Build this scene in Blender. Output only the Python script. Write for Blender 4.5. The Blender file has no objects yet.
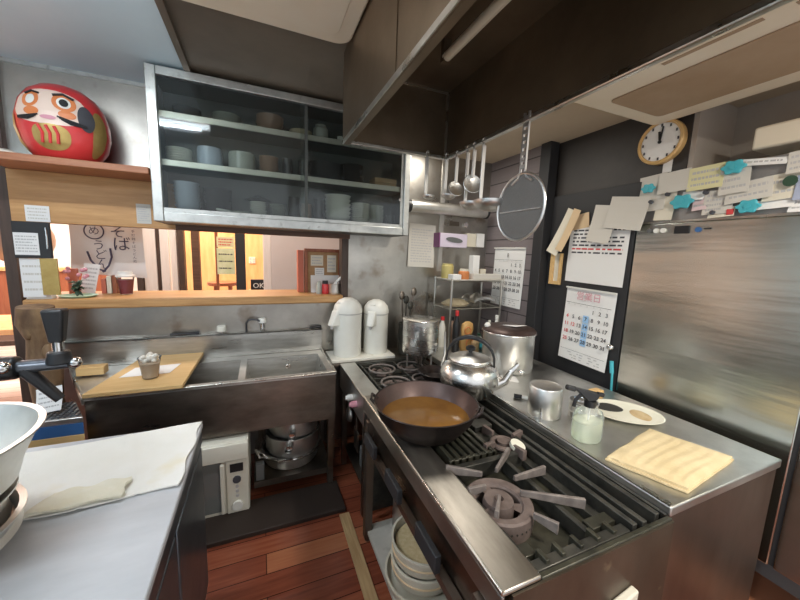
import bpy, bmesh, math, random
from mathutils import Vector, Matrix, Euler
random.seed(7)
SC = bpy.context.scene
COL = SC.collection
PI = math.pi
def R(d): return math.radians(d)

# ------------------------------------------------------------------ materials
def mat(name, col, rough=.5, metal=0.0, col2=None, scale=8.0, stretch=(1,1,1), contrast=(.35,.7),
        rvar=0.0, bump=0.0, bscale=None, spec=.5, detail=5.0, emit=None, estr=0, coat=0, spots=None, alpha=1.0, bdist=.004):
    m = bpy.data.materials.new(name); m.use_nodes = True
    nt = m.node_tree; N = nt.nodes; L = nt.links
    b = N['Principled BSDF']
    b.inputs['Base Color'].default_value = (*col, 1)
    b.inputs['Roughness'].default_value = rough
    b.inputs['Metallic'].default_value = metal
    b.inputs['Specular IOR Level'].default_value = spec
    b.inputs['Alpha'].default_value = alpha
    if coat: b.inputs['Coat Weight'].default_value = coat
    if emit:
        b.inputs['Emission Color'].default_value = (*emit, 1); b.inputs['Emission Strength'].default_value = estr
    if col2 is not None or rvar or bump or spots:
        tc = N.new('ShaderNodeTexCoord'); mp = N.new('ShaderNodeMapping'); mp.inputs['Scale'].default_value = stretch
        L.new(tc.outputs['Object'], mp.inputs['Vector'])
        nz = N.new('ShaderNodeTexNoise'); nz.inputs['Scale'].default_value = scale; nz.inputs['Detail'].default_value = detail
        nz.inputs['Roughness'].default_value = .62
        L.new(mp.outputs['Vector'], nz.inputs['Vector'])
        rp = N.new('ShaderNodeValToRGB')
        rp.color_ramp.elements[0].position = contrast[0]; rp.color_ramp.elements[1].position = contrast[1]
        c2 = col2 if col2 is not None else col
        rp.color_ramp.elements[0].color = (*col, 1); rp.color_ramp.elements[1].color = (*c2, 1)
        L.new(nz.outputs['Fac'], rp.inputs['Fac'])
        out = rp.outputs['Color']
        if spots:
            sc_, c3, lo, hi = spots
            n3 = N.new('ShaderNodeTexNoise'); n3.inputs['Scale'].default_value = sc_; n3.inputs['Detail'].default_value = 4
            L.new(tc.outputs['Object'], n3.inputs['Vector'])
            mr = N.new('ShaderNodeMapRange'); mr.inputs['From Min'].default_value = lo; mr.inputs['From Max'].default_value = hi
            L.new(n3.outputs['Fac'], mr.inputs['Value'])
            mx = N.new('ShaderNodeMixRGB'); mx.inputs['Color2'].default_value = (*c3, 1)
            L.new(mr.outputs['Result'], mx.inputs['Fac']); L.new(out, mx.inputs['Color1']); out = mx.outputs['Color']
        L.new(out, b.inputs['Base Color'])
        if rvar:
            mr = N.new('ShaderNodeMapRange'); mr.inputs['From Min'].default_value = .3; mr.inputs['From Max'].default_value = .7
            mr.inputs['To Min'].default_value = max(.03, rough-rvar); mr.inputs['To Max'].default_value = min(1, rough+rvar)
            n2 = N.new('ShaderNodeTexNoise'); n2.inputs['Scale'].default_value = scale*.6; n2.inputs['Detail'].default_value = 6
            L.new(mp.outputs['Vector'], n2.inputs['Vector']); L.new(n2.outputs['Fac'], mr.inputs['Value']); L.new(mr.outputs['Result'], b.inputs['Roughness'])
        if bump:
            bp = N.new('ShaderNodeBump'); bp.inputs['Strength'].default_value = bump; bp.inputs['Distance'].default_value = bdist
            src = nz
            if bscale:
                src = N.new('ShaderNodeTexNoise'); src.inputs['Scale'].default_value = bscale; src.inputs['Detail'].default_value = 4
                L.new(mp.outputs['Vector'], src.inputs['Vector'])
            L.new(src.outputs['Fac'], bp.inputs['Height']); L.new(bp.outputs['Normal'], b.inputs['Normal'])
    return m

def plank_mat(name, c1, c2, c3, length, width, rot=0, rough=.4, gap=(.02,.01,.008), mortar=.004, axes=None):
    m = bpy.data.materials.new(name); m.use_nodes = True
    nt = m.node_tree; N = nt.nodes; L = nt.links; b = N['Principled BSDF']
    tc = N.new('ShaderNodeTexCoord'); mp = N.new('ShaderNodeMapping'); mp.inputs['Rotation'].default_value = rot if isinstance(rot, tuple) else (0,0,rot)
    if axes:
        sp = N.new('ShaderNodeSeparateXYZ'); cb_ = N.new('ShaderNodeCombineXYZ'); L.new(tc.outputs['Object'], sp.inputs[0])
        L.new(sp.outputs[axes[0]], cb_.inputs[0]); L.new(sp.outputs[axes[1]], cb_.inputs[1]); L.new(cb_.outputs[0], mp.inputs['Vector'])
    else: L.new(tc.outputs['Object'], mp.inputs['Vector'])
    br = N.new('ShaderNodeTexBrick'); br.inputs['Scale'].default_value = 1; br.inputs['Brick Width'].default_value = length
    br.inputs['Row Height'].default_value = width; br.inputs['Mortar Size'].default_value = mortar
    br.inputs['Color1'].default_value = (0,0,0,1); br.inputs['Color2'].default_value = (1,1,1,1); br.inputs['Mortar'].default_value = (0,0,0,1)
    br.offset = .37
    L.new(mp.outputs['Vector'], br.inputs['Vector'])
    m2 = N.new('ShaderNodeMapping'); m2.inputs['Scale'].default_value = (2, 26, 26); L.new(mp.outputs['Vector'], m2.inputs['Vector'])
    nz = N.new('ShaderNodeTexNoise'); nz.inputs['Scale'].default_value = 2.2; nz.inputs['Detail'].default_value = 6; L.new(m2.outputs['Vector'], nz.inputs['Vector'])
    add = N.new('ShaderNodeMath'); add.operation = 'MULTIPLY_ADD'; add.inputs[1].default_value = .55; L.new(br.outputs['Color'], add.inputs[0]); 
    sc = N.new('ShaderNodeMath'); sc.operation = 'MULTIPLY'; sc.inputs[1].default_value = .55; L.new(nz.outputs['Fac'], sc.inputs[0]); L.new(sc.outputs[0], add.inputs[2])
    rp = N.new('ShaderNodeValToRGB'); e = rp.color_ramp.elements
    e[0].position = .12; e[0].color = (*c1,1); e[1].position = .85; e[1].color = (*c3,1); k = e.new(.45); k.color = (*c2,1)
    L.new(add.outputs[0], rp.inputs['Fac'])
    mx = N.new('ShaderNodeMixRGB'); mx.inputs['Color2'].default_value = (*gap,1); L.new(br.outputs['Fac'], mx.inputs['Fac']); L.new(rp.outputs['Color'], mx.inputs['Color1'])
    L.new(mx.outputs['Color'], b.inputs['Base Color']); b.inputs['Roughness'].default_value = rough
    bp = N.new('ShaderNodeBump'); bp.inputs['Strength'].default_value = .25; bp.inputs['Distance'].default_value = .003; bp.invert = True
    L.new(br.outputs['Fac'], bp.inputs['Height']); L.new(bp.outputs['Normal'], b.inputs['Normal'])
    return m

def glass_mat(name, tint, refl=.06, rough=.03, haze=0.0, hazecol=(.5,.55,.55), ior=1.5):
    m = bpy.data.materials.new(name); m.use_nodes = True
    nt = m.node_tree; N = nt.nodes; L = nt.links
    N.remove(N['Principled BSDF']); out = N['Material Output']
    tr = N.new('ShaderNodeBsdfTransparent'); tr.inputs['Color'].default_value = (*tint,1)
    gl = N.new('ShaderNodeBsdfGlossy'); gl.inputs['Roughness'].default_value = rough; gl.inputs['Color'].default_value = (.95,.97,1,1)
    fr = N.new('ShaderNodeFresnel'); fr.inputs['IOR'].default_value = ior
    ad = N.new('ShaderNodeMath'); ad.operation = 'ADD'; ad.inputs[1].default_value = refl; L.new(fr.outputs[0], ad.inputs[0])
    mx = N.new('ShaderNodeMixShader'); L.new(ad.outputs[0], mx.inputs[0]); L.new(tr.outputs[0], mx.inputs[1]); L.new(gl.outputs[0], mx.inputs[2])
    fin = mx
    if haze:
        df = N.new('ShaderNodeBsdfDiffuse'); df.inputs['Color'].default_value = (*hazecol,1)
        m2 = N.new('ShaderNodeMixShader'); m2.inputs[0].default_value = haze; L.new(mx.outputs[0], m2.inputs[1]); L.new(df.outputs[0], m2.inputs[2]); fin = m2
    L.new(fin.outputs[0], out.inputs['Surface'])
    return m

M = {}
M['steel'] = mat('stainless_steel', (.56,.55,.52), .40, 1, (.70,.69,.66), 6, (1,1,1), rvar=.1, bump=.05, bscale=60)
M['steel_h'] = mat('brushed_steel', (.44,.43,.40), .33, 1, (.58,.57,.54), 5, (1.2,9,9), rvar=.08, bump=.03)
M['rail'] = mat('worn_rail_steel', (.36,.33,.29), .38, 1, (.50,.47,.42), 5, (4,1,1), rvar=.1)
M['shelfmetal'] = mat('grimy_shelf', (.42,.40,.35), .6, 0, (.55,.52,.46), 6, spots=(9,(.22,.19,.15),.55,.75))
M['steel_dark'] = mat('stained_dark_steel', (.16,.135,.11), .36, 1, (.30,.26,.22), 3, (1,1,2.5), rvar=.12)
M['steel_wall'] = mat('wall_stainless', (.36,.34,.31), .34, 1, (.50,.48,.44), 3, (1,1,1), rvar=.1, spots=(5,(.22,.17,.12),.6,.8))
M['hood'] = mat('smoked_hood_steel', (.19,.14,.09), .36, .9, (.30,.23,.16), 2.2, (1,1,1), rvar=.1)
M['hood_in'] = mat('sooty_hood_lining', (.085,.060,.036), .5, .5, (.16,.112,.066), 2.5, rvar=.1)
M['hood_lip'] = mat('bright_hood_lip', (.5,.48,.43), .3, 1, (.7,.68,.62), 10, rvar=.1)
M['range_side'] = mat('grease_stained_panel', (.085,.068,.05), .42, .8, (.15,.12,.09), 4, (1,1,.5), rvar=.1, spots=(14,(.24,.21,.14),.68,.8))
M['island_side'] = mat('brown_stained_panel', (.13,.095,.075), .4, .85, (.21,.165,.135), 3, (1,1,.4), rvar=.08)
M['iron'] = mat('cast_iron', (.035,.034,.03), .48, .5, (.085,.08,.066), 16, rvar=.15, bump=.3)
M['iron_green'] = mat('greasy_cast_iron', (.028,.027,.02), .4, .4, (.075,.07,.048), 14, rvar=.15, bump=.3)
M['burner'] = mat('rusty_burner_iron', (.11,.08,.07), .65, .2, (.20,.15,.13), 14, bump=.35)
M['prong'] = mat('scorched_prong', (.15,.125,.115), .6, .3, (.28,.24,.215), 20, bump=.3)
M['black'] = mat('black_plastic', (.015,.015,.017), .38)
M['black_soft'] = mat('matte_black', (.022,.022,.024), .6)
M['white'] = mat('white_plastic', (.80,.79,.74), .38)
M['thermos'] = mat('cream_white_plastic', (.78,.77,.70), .33, 0, (.84,.83,.77), 5, spots=(9,(.55,.42,.24),.66,.85))
M['tray'] = mat('stained_white_tray', (.80,.76,.66), .5, 0, (.84,.82,.74), 8, spots=(16,(.5,.36,.18),.62,.8))
M['board'] = mat('pale_wood_board', (.66,.42,.17), .5, 0, (.74,.50,.23), 4, (1,14,14))
M['ledge'] = mat('counter_timber', (.42,.21,.075), .42, 0, (.62,.36,.15), 3, (1.2,16,16), bump=.1)
M['shelfwood'] = mat('red_brown_shelf_wood', (.30,.11,.05), .5, 0, (.42,.18,.09), 3, (1.2,20,20))
M['fascia'] = mat('orange_wood_panel', (.47,.24,.085), .45, 0, (.62,.35,.14), 2.5, (1.3,1,14))
M['beam'] = mat('dark_brown_beam', (.09,.04,.022), .5, 0, (.14,.07,.04), 4, (1,16,16))
M['kick'] = mat('dark_kick_board', (.028,.017,.012), .6)
M['bottle'] = glass_mat('clear_bottle', (.99,1,.995), .0, .06, .16, (.80,.84,.82), 1.2)
M['darkwood'] = mat('dark_stained_wood', (.055,.033,.024), .5, 0, (.09,.055,.04), 4, (14,14,1))
M['redwood'] = mat('red_brown_wood', (.26,.07,.03), .45, 0, (.36,.12,.05), 4, (14,14,1))
M['trunk'] = mat('knotty_log', (.12,.066,.035), .7, 0, (.30,.19,.095), 5, (3,3,.8), bump=.5, spots=(4,(.07,.035,.02),.55,.7))
M['yellowwood'] = mat('worn_yellow_plank', (.36,.22,.10), .6, 0, (.52,.36,.18), 5, (16,1,1))
M['floor'] = plank_mat('red_floorboards', (.11,.028,.016), (.25,.066,.033), (.39,.145,.068), 1.7, .12, 0, .26, (.05,.014,.008), .0025)
M['tile'] = mat('orange_tile', (.42,.16,.08), .5, 0, (.5,.21,.11), 5)
M['dfloor'] = plank_mat('dining_pale_boards', (.62,.46,.40), (.72,.57,.50), (.80,.66,.58), 1.6, .14, 0, .35, (.3,.2,.16))
M['dwall'] = mat('dining_plaster', (.68,.60,.55), .8, 0, (.74,.67,.62), 3)
M['dwood'] = mat('dining_orange_wood', (.70,.34,.13), .55, 0, (.82,.47,.22), 3, (6,6,1))
M['partition'] = mat('partition_board', (.64,.58,.55), .7, 0, (.69,.63,.60), 2)
M['ceil'] = mat('smoke_stained_ceiling', (.17,.135,.10), .45, .3, (.25,.205,.155), 1.6, rvar=.08)
M['ceil_l'] = mat('grey_white_ceiling', (.57,.71,.78), .42, 0, (.63,.76,.82), 2)
M['ceil_r'] = mat('tan_ceiling', (.52,.42,.30), .7, 0, (.58,.47,.34), 2)
M['cream'] = mat('aged_cream_plastic', (.80,.70,.54), .5, 0, (.84,.76,.62), 3)
M['card'] = mat('tan_filter_card', (.38,.265,.165), .75, 0, (.45,.33,.22), 3)
M['darkwall'] = mat('sooty_black_wall', (.030,.026,.024), .55, 0, (.05,.043,.038), 3)
M['greywall'] = mat('grimy_grey_wall', (.36,.31,.265), .7, 0, (.42,.37,.32), 2)
M['planks'] = plank_mat('grey_board_wall', (.17,.145,.145), (.195,.165,.168), (.225,.19,.195), 1.4, .125, 0, .45, (.05,.042,.042), .005, ('Y','Z'))
M['fridge'] = mat('fridge_steel', (.49,.51,.465), .24, 1, (.56,.575,.53), 1.5, (1,.5,5), rvar=.03, bump=.5, bscale=1.3, bdist=.012)
M['fridge_top'] = mat('fridge_grey_panel', (.34,.33,.32), .4, .6, (.40,.39,.38), 4)
M['paper'] = mat('white_paper', (.82,.81,.79), .75)
M['paper_y'] = mat('yellow_paper', (.70,.66,.38), .75)
M['paper_c'] = mat('cream_paper', (.72,.67,.55), .75)
M['paper_g'] = mat('greyed_paper', (.62,.59,.53), .75)
M['paper_p'] = mat('pink_paper', (.72,.55,.56), .75)
M['paper_b'] = mat('blue_grey_print', (.36,.40,.52), .7)
M['kraft'] = mat('brown_envelope', (.66,.49,.30), .75)
M['ink'] = mat('dark_ink', (.06,.06,.07), .7)
M['ink_s'] = mat('faded_ink', (.50,.485,.48), .7)
M['clockwood'] = mat('pale_wood_rim', (.66,.42,.17), .45)
M['ink_r'] = mat('red_ink', (.62,.06,.06), .7)
M['ink_b'] = mat('blue_highlight', (.33,.55,.82), .7)
M['ink_p'] = mat('pink_ink', (.65,.30,.36), .7)
M['teal'] = mat('teal_plastic', (.07,.44,.52), .4)
M['alu'] = mat('aluminium', (.66,.655,.63), .38, 1, (.78,.77,.75), 6, (1,1,1), rvar=.1)
M['alu_b'] = mat('polished_aluminium', (.72,.71,.69), .26, 1, (.82,.81,.79), 3, (1,1,8), rvar=.06)
M['pan'] = mat('seasoned_iron_pan', (.03,.024,.022), .38, .7, (.06,.042,.038), 5, rvar=.12)
M['pan_in'] = mat('browned_iron_inside', (.065,.042,.038), .42, .5, (.12,.078,.068), 4, rvar=.1)
M['oil'] = mat('amber_oil', (.15,.068,.016), .12, .0, (.27,.13,.03), 3, spec=.45)
M['towel'] = mat('cream_cotton', (.60,.475,.27), .95, 0, (.70,.575,.36), 7, bump=.5, bscale=90)
M['cloth'] = mat('white_cotton', (.76,.75,.69), .92, 0, (.82,.81,.77), 4, bump=.25, bscale=120, spots=(4.5,(.74,.66,.44),.62,.85))
M['stainedcloth'] = mat('yellowed_cotton', (.70,.66,.50), .92, 0, (.76,.73,.62), 9, bump=.3, bscale=120)
M['whiteboard'] = mat('scuffed_white_worktop', (.42,.435,.455), .48, 0, (.54,.55,.57), 2.5, (1,3,1), spots=(3,(.42,.44,.48),.63,.85))
M['cabside'] = mat('counter_dark_steel', (.10,.12,.145), .4, .85, (.17,.19,.22), 4, rvar=.1)
M['frame'] = mat('cabinet_aluminium', (.50,.51,.49), .38, .9, (.64,.65,.62), 14, spots=(25,(.36,.36,.34),.6,.75))
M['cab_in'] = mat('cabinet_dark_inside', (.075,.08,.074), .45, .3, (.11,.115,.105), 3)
M['cabshelf'] = mat('cabinet_shelf_edge', (.56,.54,.46), .45, .6, (.66,.64,.56), 8)
M['glass'] = glass_mat('dusty_cabinet_glass', (.90,.93,.92), -.01, .06, .012, (.42,.46,.46))
M['clear'] = glass_mat('clear_plastic', (.98,.99,.985), -.005, .05, .035, (.85,.9,.9), 1.22)
M['water'] = glass_mat('pale_green_liquid', (.95,.97,.90), .0, .05, .32, (.82,.85,.68), 1.1)
M['dish_w'] = mat('pale_glazed_china', (.78,.77,.69), .25)
M['dish_g'] = mat('grey_green_china', (.40,.41,.35), .28)
M['dish_b'] = mat('brown_stoneware', (.29,.185,.125), .32)
M['dish_d'] = mat('black_lacquer', (.045,.043,.043), .25)
M['dish_blue'] = mat('blue_grey_china', (.38,.42,.47), .28)
M['tanbox'] = mat('tan_wooden_box', (.42,.28,.14), .6)
M['tan'] = mat('straw_tan', (.52,.42,.26), .8, 0, (.62,.52,.35), 30)
M['orange'] = mat('orange_label', (.62,.22,.07), .5)
M['orange2'] = mat('amber_pack', (.55,.30,.09), .5, 0, (.66,.42,.16), 9)
M['yellowtin'] = mat('yellow_tin', (.50,.42,.15), .4, 0, (.62,.52,.22), 10)
M['purple'] = mat('purple_card', (.20,.06,.17), .5)
M['lilac'] = mat('lilac_card', (.62,.55,.66), .5)
M['green'] = mat('dark_green_leaf', (.03,.07,.04), .5)
M['green_p'] = mat('pale_green_tray', (.42,.62,.48), .5)
M['red'] = mat('red_lacquer', (.62,.03,.035), .28, 0, (.70,.05,.05), 3, coat=.3)
M['face'] = mat('painted_face_skin', (.80,.62,.52), .4)
M['gold'] = mat('gold_paint', (.45,.30,.09), .4, .5, (.58,.42,.15), 12)
M['orange_p'] = mat('orange_paint', (.70,.22,.07), .45)
M['coffee'] = mat('milky_coffee', (.50,.37,.26), .5, 0, (.60,.48,.36), 8)
M['cream_w'] = mat('whipped_cream', (.82,.78,.70), .6)
M['juice'] = mat('dark_red_drink', (.22,.015,.03), .3)
M['cork'] = mat('cork_board', (.36,.20,.09), .8, 0, (.46,.28,.14), 20)
M['noren'] = mat('white_linen', (.78,.74,.71), .85, 0, (.82,.78,.75), 5, bump=.2, bscale=150)
M['indigo'] = mat('indigo_dye', (.07,.06,.10), .8)
M['lattice'] = mat('pale_lattice_wood', (.80,.73,.67), .6, 0, (.86,.80,.75), 5, (10,10,1))
M['blue'] = mat('blue_sticker', (.04,.13,.33), .45)
M['gunmetal'] = mat('gunmetal', (.14,.15,.17), .28, .8)
M['chrome'] = mat('chrome', (.75,.75,.75), .12, 1)
M['wire'] = mat('wire_steel', (.55,.53,.48), .3, 1)
M['mesh'] = mat('fine_wire_mesh', (.20,.195,.18), .55, .2, (.26,.25,.235), 300, alpha=.86)
M['mw'] = mat('aged_white_enamel', (.72,.69,.58), .35, 0, (.77,.74,.64), 6)
M['mwglass'] = mat('smoked_door_glass', (.20,.21,.20), .15, .2)
M['bamboo'] = mat('stained_enamel_tub', (.58,.54,.43), .5, 0, (.70,.66,.55), 7, spots=(9,(.36,.28,.16),.58,.8))
M['grain'] = mat('pale_grain', (.55,.42,.22), .9, 0, (.66,.54,.32), 60)
M['tubew'] = mat('unlit_tube', (.68,.62,.48), .4)
M['lit'] = mat('lit_tube', (1,1,1), .4, emit=(.86,.94,1.0), estr=16)
M['poster'] = mat('green_yellow_poster', (.55,.60,.32), .7, 0, (.74,.76,.52), 9)
M['terra'] = mat('terracotta_pack', (.55,.16,.10), .6)
M['crate'] = mat('grey_crate', (.12,.125,.125), .5)
M['stain'] = mat('burnt_black_stain', (.03,.028,.025), .7)
M['plate'] = mat('scorched_white_plate', (.70,.68,.56), .35, 0, (.76,.74,.63), 6)
M['scorch'] = mat('tan_scorch', (.42,.27,.12), .5, 0, (.62,.48,.28), 14)

# ------------------------------------------------------------------ mesh builder
class MB:
    def __init__(s): s.bm = bmesh.new()
    def _add(s, vs, fs, mtx=None):
        bv = [s.bm.verts.new((mtx @ Vector(v)) if mtx else v) for v in vs]
        for f in fs:
            try: s.bm.faces.new([bv[i] for i in f])
            except ValueError: pass
        return s
    def box(s, x0, x1, y0, y1, z0, z1, mtx=None):
        vs = [(x,y,z) for z in (z0,z1) for y in (y0,y1) for x in (x0,x1)]
        return s._add(vs, [(0,2,3,1),(4,5,7,6),(0,1,5,4),(1,3,7,5),(3,2,6,7),(2,0,4,6)], mtx)
    def hexa(s, bot, top):
        return s._add(list(bot)+list(top), [(3,2,1,0),(4,5,6,7),(0,1,5,4),(1,2,6,5),(2,3,7,6),(3,0,4,7)])
    def prism(s, pts, d, axis='z'):
        """pts: outline in 2D, d=(lo,hi)"""
        n = len(pts)
        def P(p, h): return {'z':(p[0],p[1],h),'y':(p[0],h,p[1]),'x':(h,p[0],p[1])}[axis]
        vs = [P(p,d[0]) for p in pts]+[P(p,d[1]) for p in pts]
        return s._add(vs, [tuple(range(n))[::-1], tuple(range(n,2*n))]+[(i,(i+1)%n,n+(i+1)%n,n+i) for i in range(n)])
    def lathe(s, prof, c=(0,0,0), n=32, sx=1, sy=1, mtx=None, a0=0, a1=None):
        vs = []; fs = []; m = len(prof); full = a1 is None; tot = 2*PI if full else a1-a0; k = n if full else n+1
        for i in range(k):
            a = a0 + tot*i/n
            for r, z in prof: vs.append((c[0]+r*math.cos(a)*sx, c[1]+r*math.sin(a)*sy, c[2]+z))
        for i in range(n):
            j = (i+1) % k
            for q in range(m-1):
                fs.append((i*m+q, j*m+q, j*m+q+1, i*m+q+1))
        s._add(vs, fs, mtx)
        bmesh.ops.remove_doubles(s.bm, verts=s.bm.verts, dist=1e-5)
        return s
    def cyl(s, p0, p1, r0, r1=None, n=20, caps=True):
        r1 = r0 if r1 is None else r1
        p0 = Vector(p0); p1 = Vector(p1); d = p1-p0; L = d.length
        q = d.to_track_quat('Z','Y').to_matrix().to_4x4(); q.translation = p0
        vs = [(r0*math.cos(2*PI*i/n), r0*math.sin(2*PI*i/n), 0) for i in range(n)]+[(r1*math.cos(2*PI*i/n), r1*math.sin(2*PI*i/n), L) for i in range(n)]
        fs = [(i,(i+1)%n,n+(i+1)%n,n+i) for i in range(n)]
        if caps: fs += [tuple(range(n))[::-1], tuple(range(n,2*n))]
        return s._add(vs, fs, q)
    def tube(s, pts, r, n=10, closed=False, rs=None):
        pts = [Vector(p) for p in pts]; k = len(pts); vs = []; fs = []
        up = Vector((0,0,1))
        prev = None
        for i, p in enumerate(pts):
            if closed: t = pts[(i+1)%k]-pts[i-1]
            else: t = pts[min(i+1,k-1)]-pts[max(i-1,0)]
            t.normalize()
            if prev is None:
                a = t.cross(up)
                if a.length < 1e-3: a = t.cross(Vector((1,0,0)))
            else: a = prev - t*prev.dot(t)
            a.normalize(); prev = a; b = t.cross(a)
            rr = rs[i] if rs else r
            for j in range(n):
                w = 2*PI*j/n; vs.append(p + (a*math.cos(w)+b*math.sin(w))*rr)
        for i in range(k if closed else k-1):
            for j in range(n):
                i2 = (i+1)%k
                fs.append((i*n+j, i*n+(j+1)%n, i2*n+(j+1)%n, i2*n+j))
        if not closed: fs += [tuple(range(n))[::-1], tuple(range((k-1)*n,k*n))]
        return s._add(vs, fs)
    def ring(s, c, r, t, n=36, axis='z', sx=1, sy=1, m=10):
        pts = []
        for i in range(n):
            a = 2*PI*i/n; u, v = r*math.cos(a)*sx, r*math.sin(a)*sy
            pts.append({'z':(c[0]+u,c[1]+v,c[2]),'y':(c[0]+u,c[1],c[2]+v),'x':(c[0],c[1]+u,c[2]+v)}[axis])
        return s.tube(pts, t, m, True)
    def sheet(s, fn, nu, nv, th):
        """closed slab: fn(u,v)->point, thickness th below (z)"""
        top = [[Vector(fn(i/nu, j/nv)) for j in range(nv+1)] for i in range(nu+1)]
        vs = [p for row in top for p in row]; o = len(vs)
        vs += [p-Vector((0,0,th)) for row in top for p in row]
        w = nv+1; fs = []
        for i in range(nu):
            for j in range(nv):
                a = i*w+j; fs.append((a,a+w,a+w+1,a+1)); fs.append((o+a,o+a+1,o+a+w+1,o+a+w))
        for i in range(nu):
            a, b = i*w, (i+1)*w; fs.append((a,o+a,o+b,b)); a, b = i*w+nv, (i+1)*w+nv; fs.append((b,o+b,o+a,a))
        for j in range(nv):
            a, b = j, j+1; fs.append((b,o+b,o+a,a)); a, b = nu*w+j, nu*w+j+1; fs.append((a,o+a,o+b,b))
        return s._add(vs, fs)
    def ball(s, c, r, sx=1, sy=1, sz=1, n=20):
        prof = [(max(1e-6, r*math.sin(PI*i/12)), -r*math.cos(PI*i/12)*sz) for i in range(13)]
        prof[0] = (0, prof[0][1]); prof[-1] = (0, prof[-1][1])
        return s.lathe(prof, c, n, sx, sy)
    def text(s, body, x, y, z, size, mtx=None, align='CENTER', bold=0):
        cu = bpy.data.curves.new('t', 'FONT'); cu.body = body; cu.size = size; cu.align_x = align; cu.align_y = 'CENTER'
        cu.resolution_u = 2; cu.offset = bold*size
        ob = bpy.data.objects.new('t', cu); COL.objects.link(ob)
        dg = bpy.context.evaluated_depsgraph_get(); me = bpy.data.meshes.new_from_object(ob.evaluated_get(dg))
        loc = Matrix.Translation((x,y,z)) @ Matrix.Rotation(PI/2, 4, 'X')
        if mtx: loc = mtx @ loc
        me.transform(loc); s.bm.from_mesh(me)
        bpy.data.objects.remove(ob); bpy.data.curves.remove(cu); bpy.data.meshes.remove(me)
        return s
    def build(s, name, m, parent=None, loc=None, bevel=0, smooth=True, label=None, angle=35, seg=2, **props):
        off = Vector(loc) if loc is not None else Vector((0,0,0))
        if parent is not None:
            off = Vector((0,0,0)); q = parent
            while q is not None: off += q.location; q = q.parent
        bmesh.ops.recalc_face_normals(s.bm, faces=s.bm.faces)
        me = bpy.data.meshes.new(name); s.bm.to_mesh(me); s.bm.free()
        me.transform(Matrix.Translation(-off))
        me.materials.append(M[m] if isinstance(m, str) else m)
        if smooth:
            me.polygons.foreach_set('use_smooth', [True]*len(me.polygons)); me.set_sharp_from_angle(angle=R(angle))
        o = bpy.data.objects.new(name, me); COL.objects.link(o)
        if parent is not None: o.parent = parent
        elif loc is not None: o.location = loc
        if bevel:
            b = o.modifiers.new('bevel', 'BEVEL'); b.width = bevel; b.segments = seg; b.limit_method = 'ANGLE'; b.angle_limit = R(40)
        if label: o['label'] = label
        for k, v in props.items(): o[k] = v
        return o

def thing(name, label, cat, loc=(0,0,0), group=None):
    o = bpy.data.objects.new(name, None); COL.objects.link(o); o.location = loc; o.empty_display_size = .05
    o['label'] = label; o['category'] = cat
    if group: o['group'] = group
    return o
def tag(o, label, cat, group=None):
    o['label'] = label; o['category'] = cat
    if group: o['group'] = group
    return o
def struct(name, mb, m, bevel=0, smooth=False):
    o = mb.build(name, m, bevel=bevel, smooth=smooth); o['kind'] = 'structure'; return o
KIDS = {}
def dup(root, loc, label=None, rot=None, mats=None, group=None, scale=None):
    r = root.copy(); COL.objects.link(r); r.location = loc
    if rot is not None: r.rotation_euler = rot
    if scale is not None: r.scale = scale
    if label: r['label'] = label
    if group: r['group'] = group
    for ch in list(root.children):
        c = ch.copy(); COL.objects.link(c); c.parent = r
        for g in list(ch.children):
            d = g.copy(); COL.objects.link(d); d.parent = c
    return r
def B(x0,x1,y0,y1,z0,z1): return MB().box(x0,x1,y0,y1,z0,z1)
def hook_arc(c, r, a0, a1, axis, n=8):
    out = []
    for i in range(n+1):
        a = a0+(a1-a0)*i/n
        u, v = r*math.cos(a), r*math.sin(a)
        out.append((c[0]+u,c[1],c[2]+v) if axis=='y' else (c[0],c[1]+u,c[2]+v))
    return out
BACK = 0.0; RIGHT = -PI/2      # facing -Y  /  facing -X
def note(name, label, cat, c, w, h, face=BACK, roll=0, m='paper', lines=0, ink='ink_s', curl=.0, tiltx=0, group=None, lw=.8, seed=1, skew=0, red=(), span=(.9,.1)):
    """sheet of paper; local x = to the right as seen, z = up, -y = out of the wall"""
    mb = MB()
    def fn(u, v):
        return ((u-.5)*w + skew*(v-.5), -curl*(1-v)**2 - .0015, (v-.5)*h)
    n = 6; vs = []; fs = []
    for k, dy in ((0,0),(1,.0015)):
        for i in range(n+1):
            for j in range(n+1):
                p = fn(i/n, j/n); vs.append((p[0], p[1]+dy, p[2]))
    W = n+1; o_ = W*W
    for i in range(n):
        for j in range(n):
            a = i*W+j; fs.append((a,a+1,a+W+1,a+W)); fs.append((o_+a,o_+a+W,o_+a+W+1,o_+a+1))
        for a,b in ((i*W,(i+1)*W),(i*W+n,(i+1)*W+n),(i,i+1),(n*W+i,n*W+i+1)): fs.append((a,b,o_+b,o_+a))
    mb._add(vs, fs)
    o = mb.build(name, m, smooth=False); tag(o, label, cat, group)
    if lines:
        rnd = random.Random(seed); t = MB(); tr = MB(); nr = 0
        for k in range(lines):
            v = span[0]-(span[0]-span[1])*(k+.5)/lines; x = -.5*lw; hh = min(h*(span[0]-span[1])/lines*.42, .012)
            dst = tr if k in red else t
            if k in red: nr += 1
            end = .5*lw*(1 if rnd.random()<.7 else rnd.uniform(.2,.9))
            while x < end:
                l = rnd.uniform(.03,.12); e = min(x+l, end); p = fn(.5+x, v)
                dst.box(p[0], p[0]+(e-x)*w, p[1]-.0008, p[1]-.0003, p[2]-hh/2, p[2]+hh/2); x = e+rnd.uniform(.015,.04)
        t.build('writing', ink, o, smooth=False)
        if nr: tr.build('writing', 'ink_r', o, smooth=False, label='red handwriting')
    o.location = c; o.rotation_euler = (tiltx, roll, face)
    return o
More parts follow.
